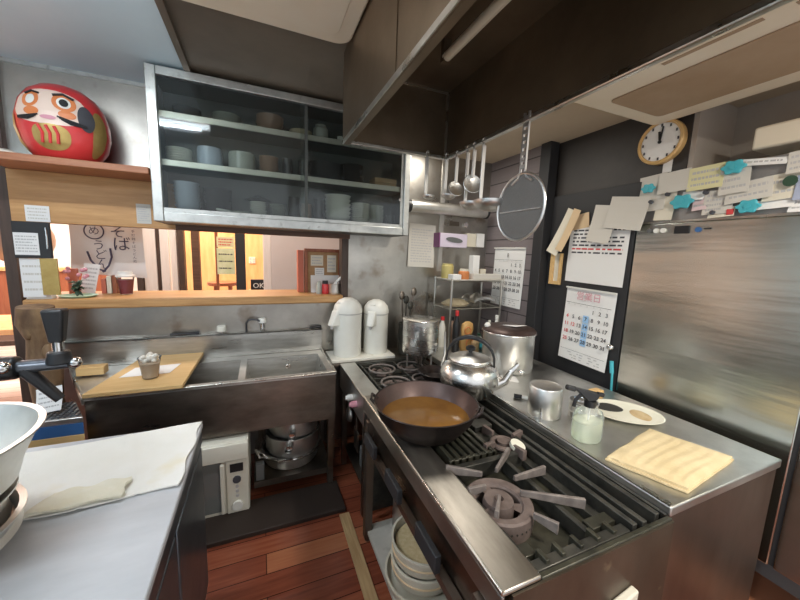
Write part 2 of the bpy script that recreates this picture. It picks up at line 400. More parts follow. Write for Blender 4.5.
# ================================================================== SETTING
struct('floor', B(-2.2,3.2,-1.0,2.68,-.05,0), 'floor')
struct('floor_aisle', B(1.97,3.2,-.6,1.28,0,.004), 'tile')
struct('floor_dining', B(-5.5,3.5,2.68,7.5,-.05,0), 'dfloor')
wb = MB()
wb.box(-1.30,2.08,2.65,2.70,0,1.19); wb.box(.64,2.08,2.65,2.70,1.19,2.57); wb.box(-1.30,.64,2.65,2.70,1.98,2.57)
struct('wall_back', wb, 'steel_wall')
struct('wall_right', B(2.0,2.09,2.03,2.66,0,2.45), 'planks')
struct('wall_right_upper', MB().box(2.08,2.14,1.11,2.03,2.06,2.45).box(2.08,2.14,1.31,2.03,0,2.06), 'darkwall')
struct('wall_right_recess', MB().box(2.085,2.42,1.085,1.109,2.065,2.45).box(2.42,2.48,-.8,1.12,0,2.57), 'greywall')
struct('wall_dining_back', MB().box(-5.5,-1.0,6.5,6.6,0,2.9).box(-1.0,3.5,6.5,6.6,2.2,2.9).box(.35,3.5,6.5,6.6,0,2.2), 'dwall')
struct('wall_dining_wood', MB().box(-1.0,.35,5.6,5.7,0,2.6), 'dwood')
struct('wall_dining_left', B(-5.6,-5.5,2.7,6.6,0,2.9), 'dwall')
struct('wall_dining_partition', B(.11,1.3,3.72,3.78,0,2.5), 'partition')
struct('ceiling', B(-.34,1.02,-.9,2.66,2.57,2.62), 'ceil')
struct('ceiling_left', B(-2.4,-.34,-.9,2.72,2.565,2.62), 'ceil_l')
struct('ceiling_right', B(1.02,2.45,-.9,2.66,2.45,2.62), 'ceil_r')
struct('ceiling_dining', B(-5.5,3.5,2.72,6.6,2.75,2.8), 'dwood')
struct('trim_1', B(-1.335,-1.28,2.61,2.72,0,2.565), 'darkwood', bevel=.004)         # left jamb post
struct('trim_2', B(-1.28,.64,2.63,2.72,1.70,1.745), 'beam', bevel=.004)             # lintel
struct('trim_3', B(.60,.655,2.62,2.72,1.19,1.75), 'darkwood', bevel=.004)           # right jamb
struct('trim_4', B(-1.28,-.47,2.605,2.64,1.70,1.985), 'fascia', bevel=.003)         # panel over the hatch
struct('trim_5', B(-.50,.66,2.60,2.64,1.695,1.76), 'beam', bevel=.004)
struct('trim_6', B(1.975,2.06,1.94,2.035,0,2.45), 'black_soft', bevel=.004)         # black pillar
struct('trim_7', B(-1.30,-.55,2.63,2.655,2.545,2.568), 'frame')
struct('trim_8', B(1.48,1.52,2.642,2.65,1.45,2.45), 'steel')                         # steel sheet joint
struct('trim_9', B(.415,.475,.8,1.80,0,.012), 'yellowwood', bevel=.003)
struct('trim_10', B(-.36,-.33,-.9,2.65,2.548,2.57), 'ceil')
d = struct('door_1', B(2.05,2.08,1.31,1.94,0,2.06), 'black_soft', bevel=.003)
MB().cyl((2.05,1.345,1.065),(2.025,1.345,1.065),.012,n=16).ball((2.012,1.345,1.065),.021).build('door_knob','chrome',d)

struct('wall_left', B(-2.3,-2.2,-1.2,2.3,0,2.57), 'ceil_l')
struct('wall_left_lower', B(-2.2,-2.15,-1.2,2.3,0,1.02), 'cabside')  # unseen dark band, added to darken the fridge's lower reflection
struct('baseboard_back', B(-.34,.46,1.82,2.09,0,.028), 'kick', bevel=.004)

# ================================================================== DINING ROOM (through the hatch)
def post(name, lab, x0,x1,y0,y1,z1, m, cat='post', group=None):
    return tag(MB().box(x0,x1,y0,y1,0,z1).build(name, m, loc=((x0+x1)/2,(y0+y1)/2,0), bevel=.004), lab, cat, group)
sc = thing('lattice_screen', 'pale upright-slatted wooden screen behind the hatch, right of the white banner', 'screen', (-.86,3.85,0))
for x0,x1,m in [(-1.005,-.905,'lattice'),(-.87,-.80,'lattice'),(-.785,-.735,'lattice')]:
    MB().box(x0,x1,3.82,3.86,.02,2.2).build('slat', m, sc, bevel=.004)
MB().box(-1.06,-1.01,3.80,3.88,0,2.3).box(-1.06,-.735,3.80,3.88,2.2,2.3).box(-.905,-.87,3.84,3.86,0,2.2).build('screen_frame','darkwood',sc,bevel=.003)
post('wooden_post','brown post at the right edge of the pale slatted screen',-.725,-.675,3.80,3.90,2.7,'darkwood')
post('wooden_post','brown post left of the green and yellow poster, beyond the hatch',-.61,-.545,3.80,3.88,2.7,'beam')
post('wooden_post','slim red-brown post touching the left edge of the green and yellow poster',-.405,-.38,3.773,3.81,2.7,'redwood')
post('door_panel','black upright panel right of the green and yellow poster',-.225,-.135,3.78,3.84,2.7,'black_soft','panel')
post('door_post','white upright post at the left edge of the plain partition',.035,.11,3.72,3.80,2.7,'lattice')
st = thing('wooden_stool', 'red-brown stool in the dining room seen below the poster', 'stool', (-.42,4.6,0))
MB().cyl((-.42,4.6,1.13),(-.42,4.6,1.17),.17).build('seat','redwood',st,bevel=.006)
for a in (45,135,225,315):
    MB().cyl((-.42+.13*math.cos(R(a)),4.6+.13*math.sin(R(a)),0),(-.42+.11*math.cos(R(a)),4.6+.11*math.sin(R(a)),1.135),.018,n=10).build('leg','redwood',st)
note('menu_card','small cream menu card hung above the green and yellow poster','card',(-.31,3.77,1.645),.155,.10,m='paper_y',lines=3,ink='ink_r',lw=.8)
note('poster','green and yellow poster hung beside the black panel beyond the hatch','poster',(-.31,3.77,1.455),.16,.26,m='poster',lines=3,ink='ink',lw=.8)
sg = thing('sign_box','small black sign with white lettering OK beyond the hatch','sign',(-.03,3.80,1.16))
B(-.09,.035,3.79,3.85,1.16,1.27).build('box','black',sg,bevel=.003)
MB().text('OK',-.015,3.785,1.205,.075).build('lettering','white',sg,smooth=False)
post('plinth','plain wooden plinth under the black OK sign',-.11,.034,3.76,3.9,1.158,'dwood','plinth')
sw = thing('switch_plate','small light switch plate on the orange wall beyond the hatch','switch',(-.1,5.59,1.4))
B(-.15,-.06,5.585,5.6,1.36,1.46).build('plate','cream',sw,bevel=.002)
for i in range(2):
    for j in range(2): B(-.142+.045*i,-.115+.045*i,5.58,5.586,1.37+.045*j,1.40+.045*j).build('rocker','ink_s',sw)
# banner
nb = thing('cloth_banner','white cloth banner lettered in dark Japanese script behind the hatch','banner',(-1.0,2.95,1.35))
def nf(u,v):
    x = -1.175+.40*u; z = 1.385+.37*v - .035*u*(1-v)
    y = 2.95+.012*math.sin(u*9)+.02*math.sin(u*4+v*3)
    return (x + .10*(1-v)*(u-.35)*.3, y, z)
nbm = MB(); vs=[]; fs=[]; nu,nv=24,16
for k in (0,1):
    for i in range(nu+1):
        for j in range(nv+1):
            p = nf(i/nu,j/nv); vs.append((p[0],p[1]+.003*k,p[2]))
W=nv+1; o_=(nu+1)*W
for i in range(nu):
    for j in range(nv):
        a=i*W+j; fs += [(a,a+1,a+W+1,a+W),(o_+a,o_+a+W,o_+a+W+1,o_+a+1)]
for i in range(nu): fs += [(i*W,(i+1)*W,o_+(i+1)*W,o_+i*W),(i*W+nv,(i+1)*W+nv,o_+(i+1)*W+nv,o_+i*W+nv)]
for j in range(nv): fs += [(j,j+1,o_+j+1,o_+j),(nu*W+j,nu*W+j+1,o_+nu*W+j+1,o_+nu*W+j)]
nbm._add(vs,fs).build('cloth','noren',nb)
t = MB()
t.text('そ',-.90,2.915,1.67,.095).text('ば',-.885,2.915,1.585,.105)
t.text('う',-1.01,2.915,1.575,.075).text('ど',-1.005,2.915,1.51,.075).text('ん',-1.0,2.915,1.445,.08)
t.text('め',-1.03,2.915,1.672,.065)
t.ring((-1.03,2.915,1.672),.052,.004,32,'y')
t.tube([(-1.075,2.915,1.535),(-1.06,2.915,1.475),(-1.02,2.915,1.415),(-.985,2.915,1.40)],.006)
t.tube([(-.95,2.915,1.56),(-.945,2.915,1.50),(-.965,2.915,1.44),(-1.0,2.915,1.395)],.006)
for k in range(9): t.text('手打麺そばうどん処'[k],-.815,2.915,1.68-.026*k,.022)
t.build('lettering','indigo',nb,smooth=False)
MB().cyl((-1.22,2.955,1.765),(-.74,2.955,1.765),.009).build('rod','beam',nb)

# dining furniture far left
tb = thing('dining_table','orange-brown wooden dining table at the far left beyond the counter','table',(-2.25,4.3,0))
B(-2.9,-1.72,3.95,4.75,.76,.81).build('table_top','dwood',tb,bevel=.006)
for x in (-2.8,-1.82):
    for y in (4.05,4.65): B(x-.03,x+.03,y-.03,y+.03,0,.762).build('leg','redwood',tb,bevel=.003)
bn = thing('dining_bench','dark brown wooden bench behind the far left dining table','bench',(-2.6,5.3,0))
B(-3.4,-1.75,5.05,5.45,.40,.46).build('seat','darkwood',bn,bevel=.005)
B(-3.4,-1.75,5.45,5.50,.46,1.22).build('backrest','redwood',bn,bevel=.005)
B(-3.4,-1.75,5.43,5.52,1.22,1.27).build('rail','dwood',bn,bevel=.005)
for x in (-3.3,-1.85): B(x-.04,x+.04,5.08,5.48,0,.41).build('leg','darkwood',bn)
ch = thing('round_lantern','brown round woven lantern shade at the far left beyond the post','lantern',(-2.22,4.6,1.35))
MB().ball((-2.22,4.6,1.60),.26,sz=.95).build('shade','dish_b',ch)
MB().cyl((-2.22,4.6,1.84),(-2.22,4.6,2.76),.008).build('cord','black',ch)

# ================================================================== PASS COUNTER (ledge) and things on it
lg = MB().box(-1.275,.61,2.595,3.02,1.19,1.252).build('pass_counter','ledge',loc=(-.33,2.8,1.19),bevel=.01)
tag(lg,'long timber serving ledge in the hatch above the sink','counter')
ZL=1.2525
cu = thing('drink_cup','clear plastic cup of dark red drink with white lid on the timber ledge','cup',(-.85,2.82,ZL))
MB().lathe([(0,0),(.034,0),(.050,.12)],(-.85,2.82,ZL)).build('cup','clear',cu)
MB().lathe([(0,.004),(.0325,.004),(.0455,.10),(0,.10)],(-.85,2.82,ZL)).build('drink','juice',cu)
MB().lathe([(.054,.118),(.054,.13),(.046,.136),(.04,.155),(0,.157)],(-.85,2.82,ZL)).build('lid','white',cu)
for i,(x,m,h,l) in enumerate([(-.985,'terra',.10,'thin terracotta book standing left of the dark red drink'),(-.955,'paper_c',.12,'cream-backed book standing beside the terracotta one'),(-.925,'redwood',.125,'red-brown book standing nearest the dark red drink')]):
    tag(B(x-.013,x+.013,2.86,2.95,ZL,ZL+h).build('book',m,loc=(x,2.9,ZL),bevel=.002),l,'book','books on the timber ledge')
note('menu_sheet','leaning white menu sheet with handwriting below the cloth banner','menu',(-1.06,2.875,1.355),.085,.20,lines=6,ink='ink_s',tiltx=-R(12),roll=R(8))
bk = thing('clip_folder','black clip folder hanging at the left post of the hatch','folder',(-1.2,2.605,1.49))
B(-1.275,-1.115,2.585,2.604,1.495,1.70).build('cover','black_soft',bk,bevel=.003)
MB().tube([(-1.13,2.582,1.67),(-1.125,2.575,1.62),(-1.13,2.582,1.55)],.004).build('clip','chrome',bk)
note('order_note','handwritten white note clipped on the black folder','note',(-1.218,2.584,1.575),.105,.125,lines=6,ink='ink_s',lw=.85,seed=4)
note('notice_sheet','white sheet hanging directly below the black clip folder','sheet',(-1.215,2.60,1.38),.10,.225,lines=4,ink='paper_g',seed=5)
tag(MB().box(-1.175,-1.10,2.592,2.604,1.28,1.494).build('card_strip','gold',loc=(-1.14,2.6,1.28)),'ochre card strip hanging right of the white sheet at the hatch post','card')
gp = thing('knife_pouch','grey tweezers in a white paper pouch standing at the left end of the ledge','utensil',(-1.2,2.66,ZL))
MB().prism([(-1.265,ZL),(-1.15,ZL),(-1.16,ZL+.06),(-1.25,ZL+.075)],(2.62,2.67),'y').build('pouch','paper',gp)
MB().box(-1.235,-1.195,2.63,2.65,ZL+.03,ZL+.20).build('handle','crate',gp,bevel=.004)
tr_ = thing('pot_plant','small dark plant in a pale green dish at the left end of the ledge','plant',(-1.06,2.70,ZL))
MB().lathe([(0,0),(.07,0),(.085,.012),(.08,.014),(.066,.004),(0,.004)],(-1.06,2.70,ZL),sx=1.15).build('dish','green_p',tr_)
lf = MB(); rn = random.Random(3)
for k in range(46):
    a = rn.uniform(0,2*PI); rr = rn.uniform(.0,.05); L_ = rn.uniform(.03,.06); q = Matrix.Translation((-1.06+rr*math.cos(a),2.70+rr*math.sin(a)*.8,ZL+.035+rn.uniform(0,.06))) @ Euler((rn.uniform(-.9,.2),rn.uniform(-.5,.5),a+PI/2)).to_matrix().to_4x4()
    lf._add([(0,0,0),(.012,L_*.5,.006),(0,L_,0),(-.012,L_*.5,.006),(0,L_*.5,.010)],[(0,1,4),(1,2,4),(2,3,4),(3,0,4)],q)
lf.build('leaves','green',tr_,smooth=False)
fl = MB()
for k in range(9):
    a=rn.uniform(0,2*PI); fl.ball((-1.06+.05*math.cos(a),2.70+.04*math.sin(a),ZL+.09+rn.uniform(0,.10)),.012,n=8)
fl.build('blossom','ink_p',tr_)
tag(MB().box(-1.145,-1.10,2.80,2.84,ZL,ZL+.17).build('packet','terra',loc=(-1.12,2.82,ZL),bevel=.004),'terracotta packet standing behind the small green plant','packet')
nbd = thing('notice_board','brown cork notice board with papers at the right end of the ledge','board',(.49,2.80,ZL))
B(.345,.625,2.80,2.825,ZL,1.60).build('panel','cork',nbd)
fr = MB()
for a in ((.335,.36,ZL,1.61),(.61,.635,ZL,1.61)): fr.box(a[0],a[1],2.785,2.83,a[2],a[3])
fr.box(.36,.61,2.785,2.83,1.585,1.61).build('frame','redwood',nbd,bevel=.003)
tag(B(.285,.33,2.80,2.90,ZL,1.595).build('red_file','terra',loc=(.31,2.85,ZL),bevel=.003),'red-brown file standing at the left side of the cork notice board','file')
note('pinned_note','wider cream note at upper left on the cork notice board','note',(.435,2.797,1.515),.10,.085,m='paper_c',lines=3,seed=11)
note('pinned_note','tall cream note at upper right on the cork notice board','note',(.555,2.797,1.49),.075,.14,m='paper_c',lines=4,seed=12)
note('pinned_note','small note under the wider one on the cork notice board','note',(.455,2.796,1.425),.075,.06,m='paper',lines=3,seed=13)
note('pinned_sheet','large white curling sheet at the bottom of the cork notice board','sheet',(.50,2.785,1.325),.235,.14,m='paper',curl=.02)
sb = thing('spice_bottle','small red spice bottle with black cap in front of the cork notice board','bottle',(.485,2.70,ZL))
MB().lathe([(0,0),(.024,0),(.026,.01),(.026,.07),(.02,.08),(0,.08)],(.485,2.70,ZL)).build('bottle','red',sb)
MB().lathe([(.0215,.08),(.0215,.105),(0,.106)],(.485,2.70,ZL)).build('cap','black',sb)
tag(MB().lathe([(0,0),(.02,0),(.02,.075),(.013,.085),(.013,.10),(0,.10)],(.435,2.70,ZL)).build('spice_jar','dish_g',loc=(.435,2.7,ZL)),'grey glass spice jar left of the red spice bottle','jar')
dp = thing('steel_jug','steel jug with a long white-handled ladle at the right end of the ledge','jug',(.555,2.68,ZL))
MB().lathe([(0,0),(.045,0),(.05,.015),(.046,.07),(.05,.085),(.047,.085),(.043,.07),(.045,.012),(0,.004)],(.555,2.68,ZL)).build('jug','alu',dp)
MB().tube([(.53,2.68,ZL+.02),(.56,2.67,ZL+.09),(.63,2.66,ZL+.155)],.011,rs=[.007,.009,.014]).build('ladle_handle','white',dp)

# ================================================================== SHELF + DARUMA + fascia notes
sh = MB().box(-1.27,-.56,2.33,2.64,1.985,2.022).build('wall_shelf','shelfwood',loc=(-.9,2.5,1.985),bevel=.004); tag(sh,'red-brown wooden wall shelf left of the glazed cabinet','shelf')
DC = Vector((-.965,2.50,2.0225))
da = thing('daruma_doll','large red round doll with a painted whiskered face on the wooden shelf','doll',tuple(DC))
dm = MB(); prof=[(0,0),(.10,0),(.135,.02),(.175,.08),(.192,.15),(.190,.22),(.172,.29),(.138,.345),(.09,.38),(.04,.396),(0,.40)]
dm.lathe(prof,tuple(DC),n=48,sy=.86)
dm.build('body','red',da)
def dsurf(ax, z, e=.0):
    """point on the doll's front at angle ax from straight ahead (-Y) and height z"""
    r = 0
    for (r0,z0),(r1,z1) in zip(prof,prof[1:]):
        if z0<=z<=z1: r = r0+(r1-r0)*(z-z0)/max(1e-6,z1-z0)
    r += e
    return (DC.x+r*math.sin(ax), DC.y-r*.86*math.cos(ax), DC.z+z)
def dpatch(outline, e, n=3):
    mb = MB(); pts=[Vector(dsurf(a,z,e)) for a,z in outline]
    ca = sum(a for a,z in outline)/len(outline); cz = sum(z for a,z in outline)/len(outline)
    k=len(outline); vs=[]; rings=6
    for q in range(rings+1):
        for a,z in outline: vs.append(dsurf(ca+(a-ca)*q/rings, cz+(z-cz)*q/rings, e))
    fs=[]
    for q in range(rings):
        for i in range(k):
            fs.append((q*k+i,q*k+(i+1)%k,(q+1)*k+(i+1)%k,(q+1)*k+i))
    mb._add(vs,fs); bmesh.ops.remove_doubles(mb.bm,verts=mb.bm.verts,dist=1e-6); return mb
def ell(ca,cz,ra,rz,n=28,p=1.0): return [(ca+ra*math.copysign(abs(math.cos(2*PI*i/n))**p,math.cos(2*PI*i/n)), cz+rz*math.copysign(abs(math.sin(2*PI*i/n))**p,math.sin(2*PI*i/n))) for i in range(n)]
FA=-.02
def join(*ms):
    o=ms[0]
    for m in ms[1:]:
        me=bpy.data.meshes.new('j'); m.bm.to_mesh(me); o.bm.from_mesh(me); bpy.data.meshes.remove(me); m.bm.free()
    return o
dpatch(ell(FA,.245,.86,.088,36,.8),.002).build('face','face',da)
for a_,z_,ra_,rz_,e_ in ((FA-.40,.275,.22,.042,.004),(FA+.36,.275,.26,.045,.004),(FA-.34,.215,.18,.02,.0035),(FA+.40,.215,.18,.02,.0035)): dpatch(ell(a_,z_,ra_,rz_),e_).build('cheek_paint','orange_p',da)
dpatch(ell(FA+.02,.225,.15,.032),.0045).build('nose','face',da)
dpatch(ell(FA-.38,.272,.115,.024),.006).build('eye_white','white',da); dpatch(ell(FA+.35,.272,.15,.028),.006).build('eye_white','white',da)
dpatch(ell(FA+.35,.272,.095,.019),.008).build('pupil','black',da)
MB().tube([dsurf(FA-.55,.30,.008),dsurf(FA-.40,.315,.008),dsurf(FA-.2,.305,.008)],.005).build('eyebrow','black',da)
MB().tube([dsurf(FA+.12,.305,.008),dsurf(FA+.35,.318,.008),dsurf(FA+.58,.30,.008)],.006).build('eyebrow','black',da)
for q in range(3): MB().tube([dsurf(FA+.20+.04*q,.200-.006*q,.008),dsurf(FA+.45,.188-.008*q,.008),dsurf(FA+.78,.178-.004*q,.008)],.004).build('whisker','black',da)
for q in range(3): MB().tube([dsurf(FA-.18-.04*q,.198-.006*q,.008),dsurf(FA-.40,.190-.008*q,.008),dsurf(FA-.68,.186-.004*q,.008)],.0035).build('whisker','black',da)
dpatch(ell(FA+.80,.215,.20,.065),.0045).build('beard','ink',da)
dpatch(ell(FA+.02,.190,.16,.010),.006).build('mouth','ink_p',da)
for a_,z_,ra_,rz_ in ((FA+.02,.10,.42,.060),(FA+1.15,.15,.22,.12),(FA-1.1,.12,.2,.09)): dpatch(ell(a_,z_,ra_,rz_,28,.8),.003).build('gold_marking','gold',da)
g=MB()
for q in range(3): g.tube([dsurf(FA-.20+.16*q,.150,.006),dsurf(FA-.14+.16*q,.115,.006),dsurf(FA-.2+.18*q,.07,.006)],.007)
g.build('red_character','red',da)
tag(MB().lathe([(0,0),(.05,0),(.052,.02),(.03,.03),(0,.03)],(-1.20,2.45,2.0225)).build('small_dish','dish_w',loc=(-1.2,2.45,2.0225)),'small pale dish on the shelf left of the red doll','dish')
note('wall_note','blank white note on the wood panel under the left end of the shelf','note',(-1.165,2.603,1.748),.105,.09,lines=4,ink='paper_g')
note('wall_note','greyed note with a list on the wood panel beside the glazed cabinet','note',(-.665,2.603,1.785),.075,.12,m='paper_g',lines=7,seed=6)

# ================================================================== GLAZED WALL CABINET
X0,X1,Y0,Y1,Z0,Z1=-.545,1.025,2.30,2.645,1.73,2.55
cb = thing('wall_cabinet','long glazed aluminium dish cabinet hung above the hatch','cabinet',(.24,2.3,1.73))
MB().box(X0,X1,Y1-.012,Y1,Z0,Z1).box(X0,X0+.012,Y0+.03,Y1,Z0,Z1).box(X1-.012,X1,Y0+.03,Y1,Z0,Z1).box(X0,X1,Y0+.036,Y1,Z0,Z0+.060).box(X0,X1,Y0+.03,Y1,Z1-.012,Z1).build('carcass','cab_in',cb)
f=MB().box(X0,X0+.05,Y0,Y0+.035,Z0,Z1).box(X1-.045,X1,Y0,Y0+.035,Z0,Z1).box(X0+.05,X1-.045,Y0,Y0+.035,Z0,Z0+.055).box(X0+.05,X1-.045,Y0,Y0+.035,Z1-.045,Z1)
f.build('front_frame','frame',cb,bevel=.004)
for z in (2.318,2.058):
    B(X0+.013,X1-.013,Y0+.06,Y1-.014,z,z+.012).build('shelf','cab_in',cb)
    B(X0+.013,X1-.013,Y0+.052,Y0+.068,z-.010,z+.024).build('shelf_edge','cabshelf',cb,bevel=.002,label='pale shelf edge strip')
for x0,x1,y in ((X0+.05,.30,Y0+.012),(.255,X1-.045,Y0+.024)):
    dr=B(x0,x1,y,y+.004,Z0+.075,Z1-.05).build('glass_door','glass',cb)
    MB().box(x0,x1,y-.004,y+.008,Z0+.055,Z0+.078).build('door_rail','frame',dr)
    MB().box(x1-.018,x1,y-.003,y+.007,Z0+.078,Z1-.05).build('door_stile','cab_in' if x1<.5 else 'frame',dr)
MB().cyl((.955,Y0+.024,1.985),(.955,Y0+.012,1.985),.010,n=14).build('finger_pull','chrome',cb)

def dish(name, prof, m, lab, group, loc, n=24, sx=1, sy=1):
    o = MB().lathe(prof, (0,0,0), n, sx, sy).build(name, m); o.location = loc; tag(o, lab, name.replace('_',' '), group); return o
def stack(name, prof, m, lab, group, loc, num, dz, sx=1, sy=1):
    o = dish(name, prof, m, lab, group, loc, sx=sx, sy=sy)
    for k in range(1,num):
        c=o.copy(); COL.objects.link(c); c.location=(loc[0]+random.uniform(-.003,.003),loc[1]+random.uniform(-.003,.003),loc[2]+dz*k)
def bowl(r,h): return [(0,0),(r*.45,0),(r*.45,.006),(r*.75,h*.35),(r,h),(r-.004,h),(r*.72,h*.4),(r*.4,.012),(0,.012)]
def plate(r,h=.018): return [(0,0),(r*.6,0),(r*.62,.004),(r,h),(r-.003,h+.002),(r*.6,.008),(0,.008)]
def cup(r,h): return [(0,0),(r*.85,0),(r,.01),(r,h),(r-.004,h),(r-.005,.012),(0,.01)]
ZU,ZM,ZB=2.3305,2.0705,1.7905
# top shelf
stack('plate',plate(.075),'dish_d','dark plate in the dim stack at the left of the top cabinet shelf','dark plates on the top cabinet shelf',(-.38,2.48,ZU),6,.012)
stack('plate',plate(.08),'dish_g','dull plate in the second stack from the left on the top cabinet shelf','dull plates on the top cabinet shelf',(-.17,2.48,ZU),6,.012)
stack('basket',bowl(.085,.075),'dish_b','brown woven-looking bowl in the nest on the top cabinet shelf','brown bowls on the top cabinet shelf',(.08,2.48,ZU),3,.02)
dish('bowl',bowl(.075,.055),'tan','straw-coloured bowl between the brown bowls and the round jar on the top shelf',None,(.275,2.47,ZU))
dish('jar',[(0,0),(.046,0),(.05,.01),(.05,.085),(.036,.10),(.036,.112),(0,.114)],'dish_g','round olive jar on the top cabinet shelf',None,(.405,2.45,ZU))
dish('cup',cup(.022,.05),'dish_w','tiny white cup at the right of the top cabinet shelf by the hood',None,(.535,2.42,ZU))
# middle shelf
stack('plate',plate(.07),'dish_w','pale plate in the stack at the left end of the middle cabinet shelf','pale plates on the middle cabinet shelf',(-.43,2.46,ZM),7,.013)
dish('canister',[(0,0),(.07,0),(.07,.115),(.066,.118),(.066,.125),(0,.126)],'dish_blue','blue-grey lidded canister on the middle cabinet shelf',None,(-.27,2.46,ZM))
dish('canister',[(0,0),(.078,0),(.078,.11),(.074,.113),(.074,.12),(0,.121)],'dish_g','olive-grey lidded canister on the middle cabinet shelf',None,(-.09,2.46,ZM))
stack('bowl',bowl(.062,.05),'dish_b','brown bowl in the stack right of the olive-grey canister','brown bowls on the middle cabinet shelf',(.07,2.45,ZM),4,.022)
stack('teacup',cup(.034,.045),'dish_d','shiny black cup in the left of two cup stacks on the middle shelf','left stack of black cups',(.185,2.44,ZM),3,.038)
stack('teacup',cup(.034,.045),'dish_d','shiny black cup in the right of two cup stacks on the middle shelf','right stack of black cups',(.285,2.44,ZM),3,.038)
stack('tray',[(0,0),(.10,0),(.115,.02),(.11,.02),(.097,.005),(0,.005)],'dish_d','black oblong tray in the stack behind the sliding-door overlap','black oblong trays',(.435,2.46,ZM),6,.022,sy=.7)
stack('plate',plate(.085),'dish_d','dark plate in the tall stack at the middle right of the middle shelf','dark plates on the middle cabinet shelf',(.63,2.46,ZM),8,.017)
for k in range(2): tag(B(.78,.95,2.38,2.52,ZM+.034*k,ZM+.032+.034*k).build('wooden_box','tanbox',loc=(.86,2.45,ZM+.034*k),bevel=.002),['lower shallow tan wooden box at the right end of the middle shelf','upper shallow tan wooden box at the right end of the middle shelf'][k],'box','tan boxes on the middle cabinet shelf')
# bottom shelf
stack('bowl',bowl(.07,.055),'dish_blue','grey-blue bowl in the nest at the left of the bottom cabinet shelf','grey-blue bowls on the bottom shelf',(-.40,2.46,ZB),7,.022)
stack('bowl',bowl(.085,.07),'dish_d','black bowl in the nest left of the small skillet','black bowls on the bottom shelf',(-.24,2.50,ZB),5,.025)
sk=thing('small_skillet','small dark skillet with a pale handle on the bottom cabinet shelf','skillet',(-.12,2.44,ZB+.0))
MB().lathe([(0,0),(.055,0),(.07,.035),(.066,.035),(.053,.005),(0,.005)],(-.10,2.45,ZB)).build('body','dish_g',sk)
MB().tube([(-.165,2.44,ZB+.03),(-.20,2.42,ZB+.035),(-.24,2.40,ZB+.038)],.008).build('handle','dish_w',sk)
stack('plate',plate(.052,.014),'dish_w','white saucer in the bright stack on the bottom cabinet shelf','white saucers on the bottom shelf',(.00,2.44,ZB),9,.0115)
dish('domed_cover',[(0,.03),(.02,.03),(.02,.018),(.06,.012),(.085,0),(.082,-.002),(0,.008)],'dish_d','black domed lid resting on top of the white saucer stack',None,(.0,2.44,ZB+.117))
stack('plate',plate(.05,.014),'dish_g','grey saucer in the stack right of the bright white saucers','grey saucers on the bottom shelf',(.12,2.44,ZB),8,.012)
stack('teacup',cup(.036,.05),'dish_d','dark cup in the first of three cup stacks on the bottom shelf','first dark cup stack on the bottom shelf',(.225,2.44,ZB),4,.036)
stack('teacup',cup(.036,.05),'dish_b','brown cup in the middle of three cup stacks on the bottom shelf','brown cup stack on the bottom shelf',(.31,2.46,ZB),3,.036)
stack('teacup',cup(.036,.05),'dish_d','dark cup in the stack just left of the big pale bowls','last dark cup stack on the bottom shelf',(.39,2.44,ZB),4,.036)
stack('bowl',bowl(.095,.06),'dish_w','large pale bowl in the bright nest on the bottom cabinet shelf','large pale bowls on the bottom shelf',(.53,2.46,ZB),6,.028)
stack('plate',plate(.07),'dish_w','pale plate in the stack right of the large pale bowls','pale plates on the bottom shelf',(.70,2.46,ZB),11,.014)
stack('bowl',bowl(.06,.05),'dish_g','grey-green bowl in the stack near the right end of the bottom shelf','grey-green bowls on the bottom shelf',(.82,2.46,ZB),5,.026)
stack('glass_tumbler',cup(.035,.09),'clear','clear tumbler at the right end of the bottom cabinet shelf','tumblers on the bottom shelf',(.92,2.42,ZB),1,.09)
# ================================================================== HOOD
hd = thing('range_hood','huge smoke-browned steel range hood hanging over the stoves','hood',(.70,.6,2.12))
HX0,HX1,HY0,HY1,HZ0,HZ1=.405,1.0,-.75,1.765,2.15,2.568
MB().box(HX0,HX0+.006,HY0,HY1+.012,HZ0-.012,HZ1).build('left_panel','hood',hd)
B(HX0-.003,HX0-.0005,1.050,1.062,HZ0,HZ1).build('seam_strip','hood',hd)
B(HX0+.006,HX1,HY1,HY1+.008,HZ0,HZ1).build('back_panel','hood',hd)
B(HX1,HX1+.008,HY0,HY1+.008,HZ0,HZ1).build('right_panel','hood_in',hd)
MB().hexa([(HX0+.006,HY0,2.50),(HX1,HY0,2.50),(HX1,HY1,2.50),(HX0+.006,HY1,2.50)],[(HX0+.006,HY0,2.52),(HX1,HY0,2.52),(HX1,HY1,2.52),(HX0+.006,HY1,2.52)]).build('inner_top','hood_in',hd)
MB().box(HX0+.007,HX0+.032,HY0,HY1-.001,HZ0-.012,HZ0-.004).build('left_lip','hood',hd)
MB().box(HX0-.004,HX0,HY0,HY1+.014,HZ0-.014,HZ0+.006).build('lip_edge','hood_lip',hd,label='bright edge strip')
B(HX0+.033,HX1-.004,HY1-.028,HY1-.001,HZ0-.012,HZ0+.004).build('back_lip','hood_lip',hd,bevel=.002)
B(HX1-.003,HX1+.02,HY0,HY1-.03,HZ0-.010,HZ0+.012).build('right_lip','hood_lip',hd,bevel=.003)
B(HX0+.01,HX1-.002,HY1-.006,HY1-.0005,2.49,2.50).build('back_seam','hood_lip',hd)
B(HX1-.010,HX1-.001,HY1-.012,HY1-.0005,HZ0,2.49).build('corner_seam','hood_lip',hd)
MB().cyl((.75,-.2,2.43),(.75,1.36,2.43),.019,n=18).build('lamp_tube','tubew',hd,label='unlit cream lamp tube')
MB().box(.732,.768,1.35,1.375,2.41,2.50).build('lamp_holder','hood_in',hd)
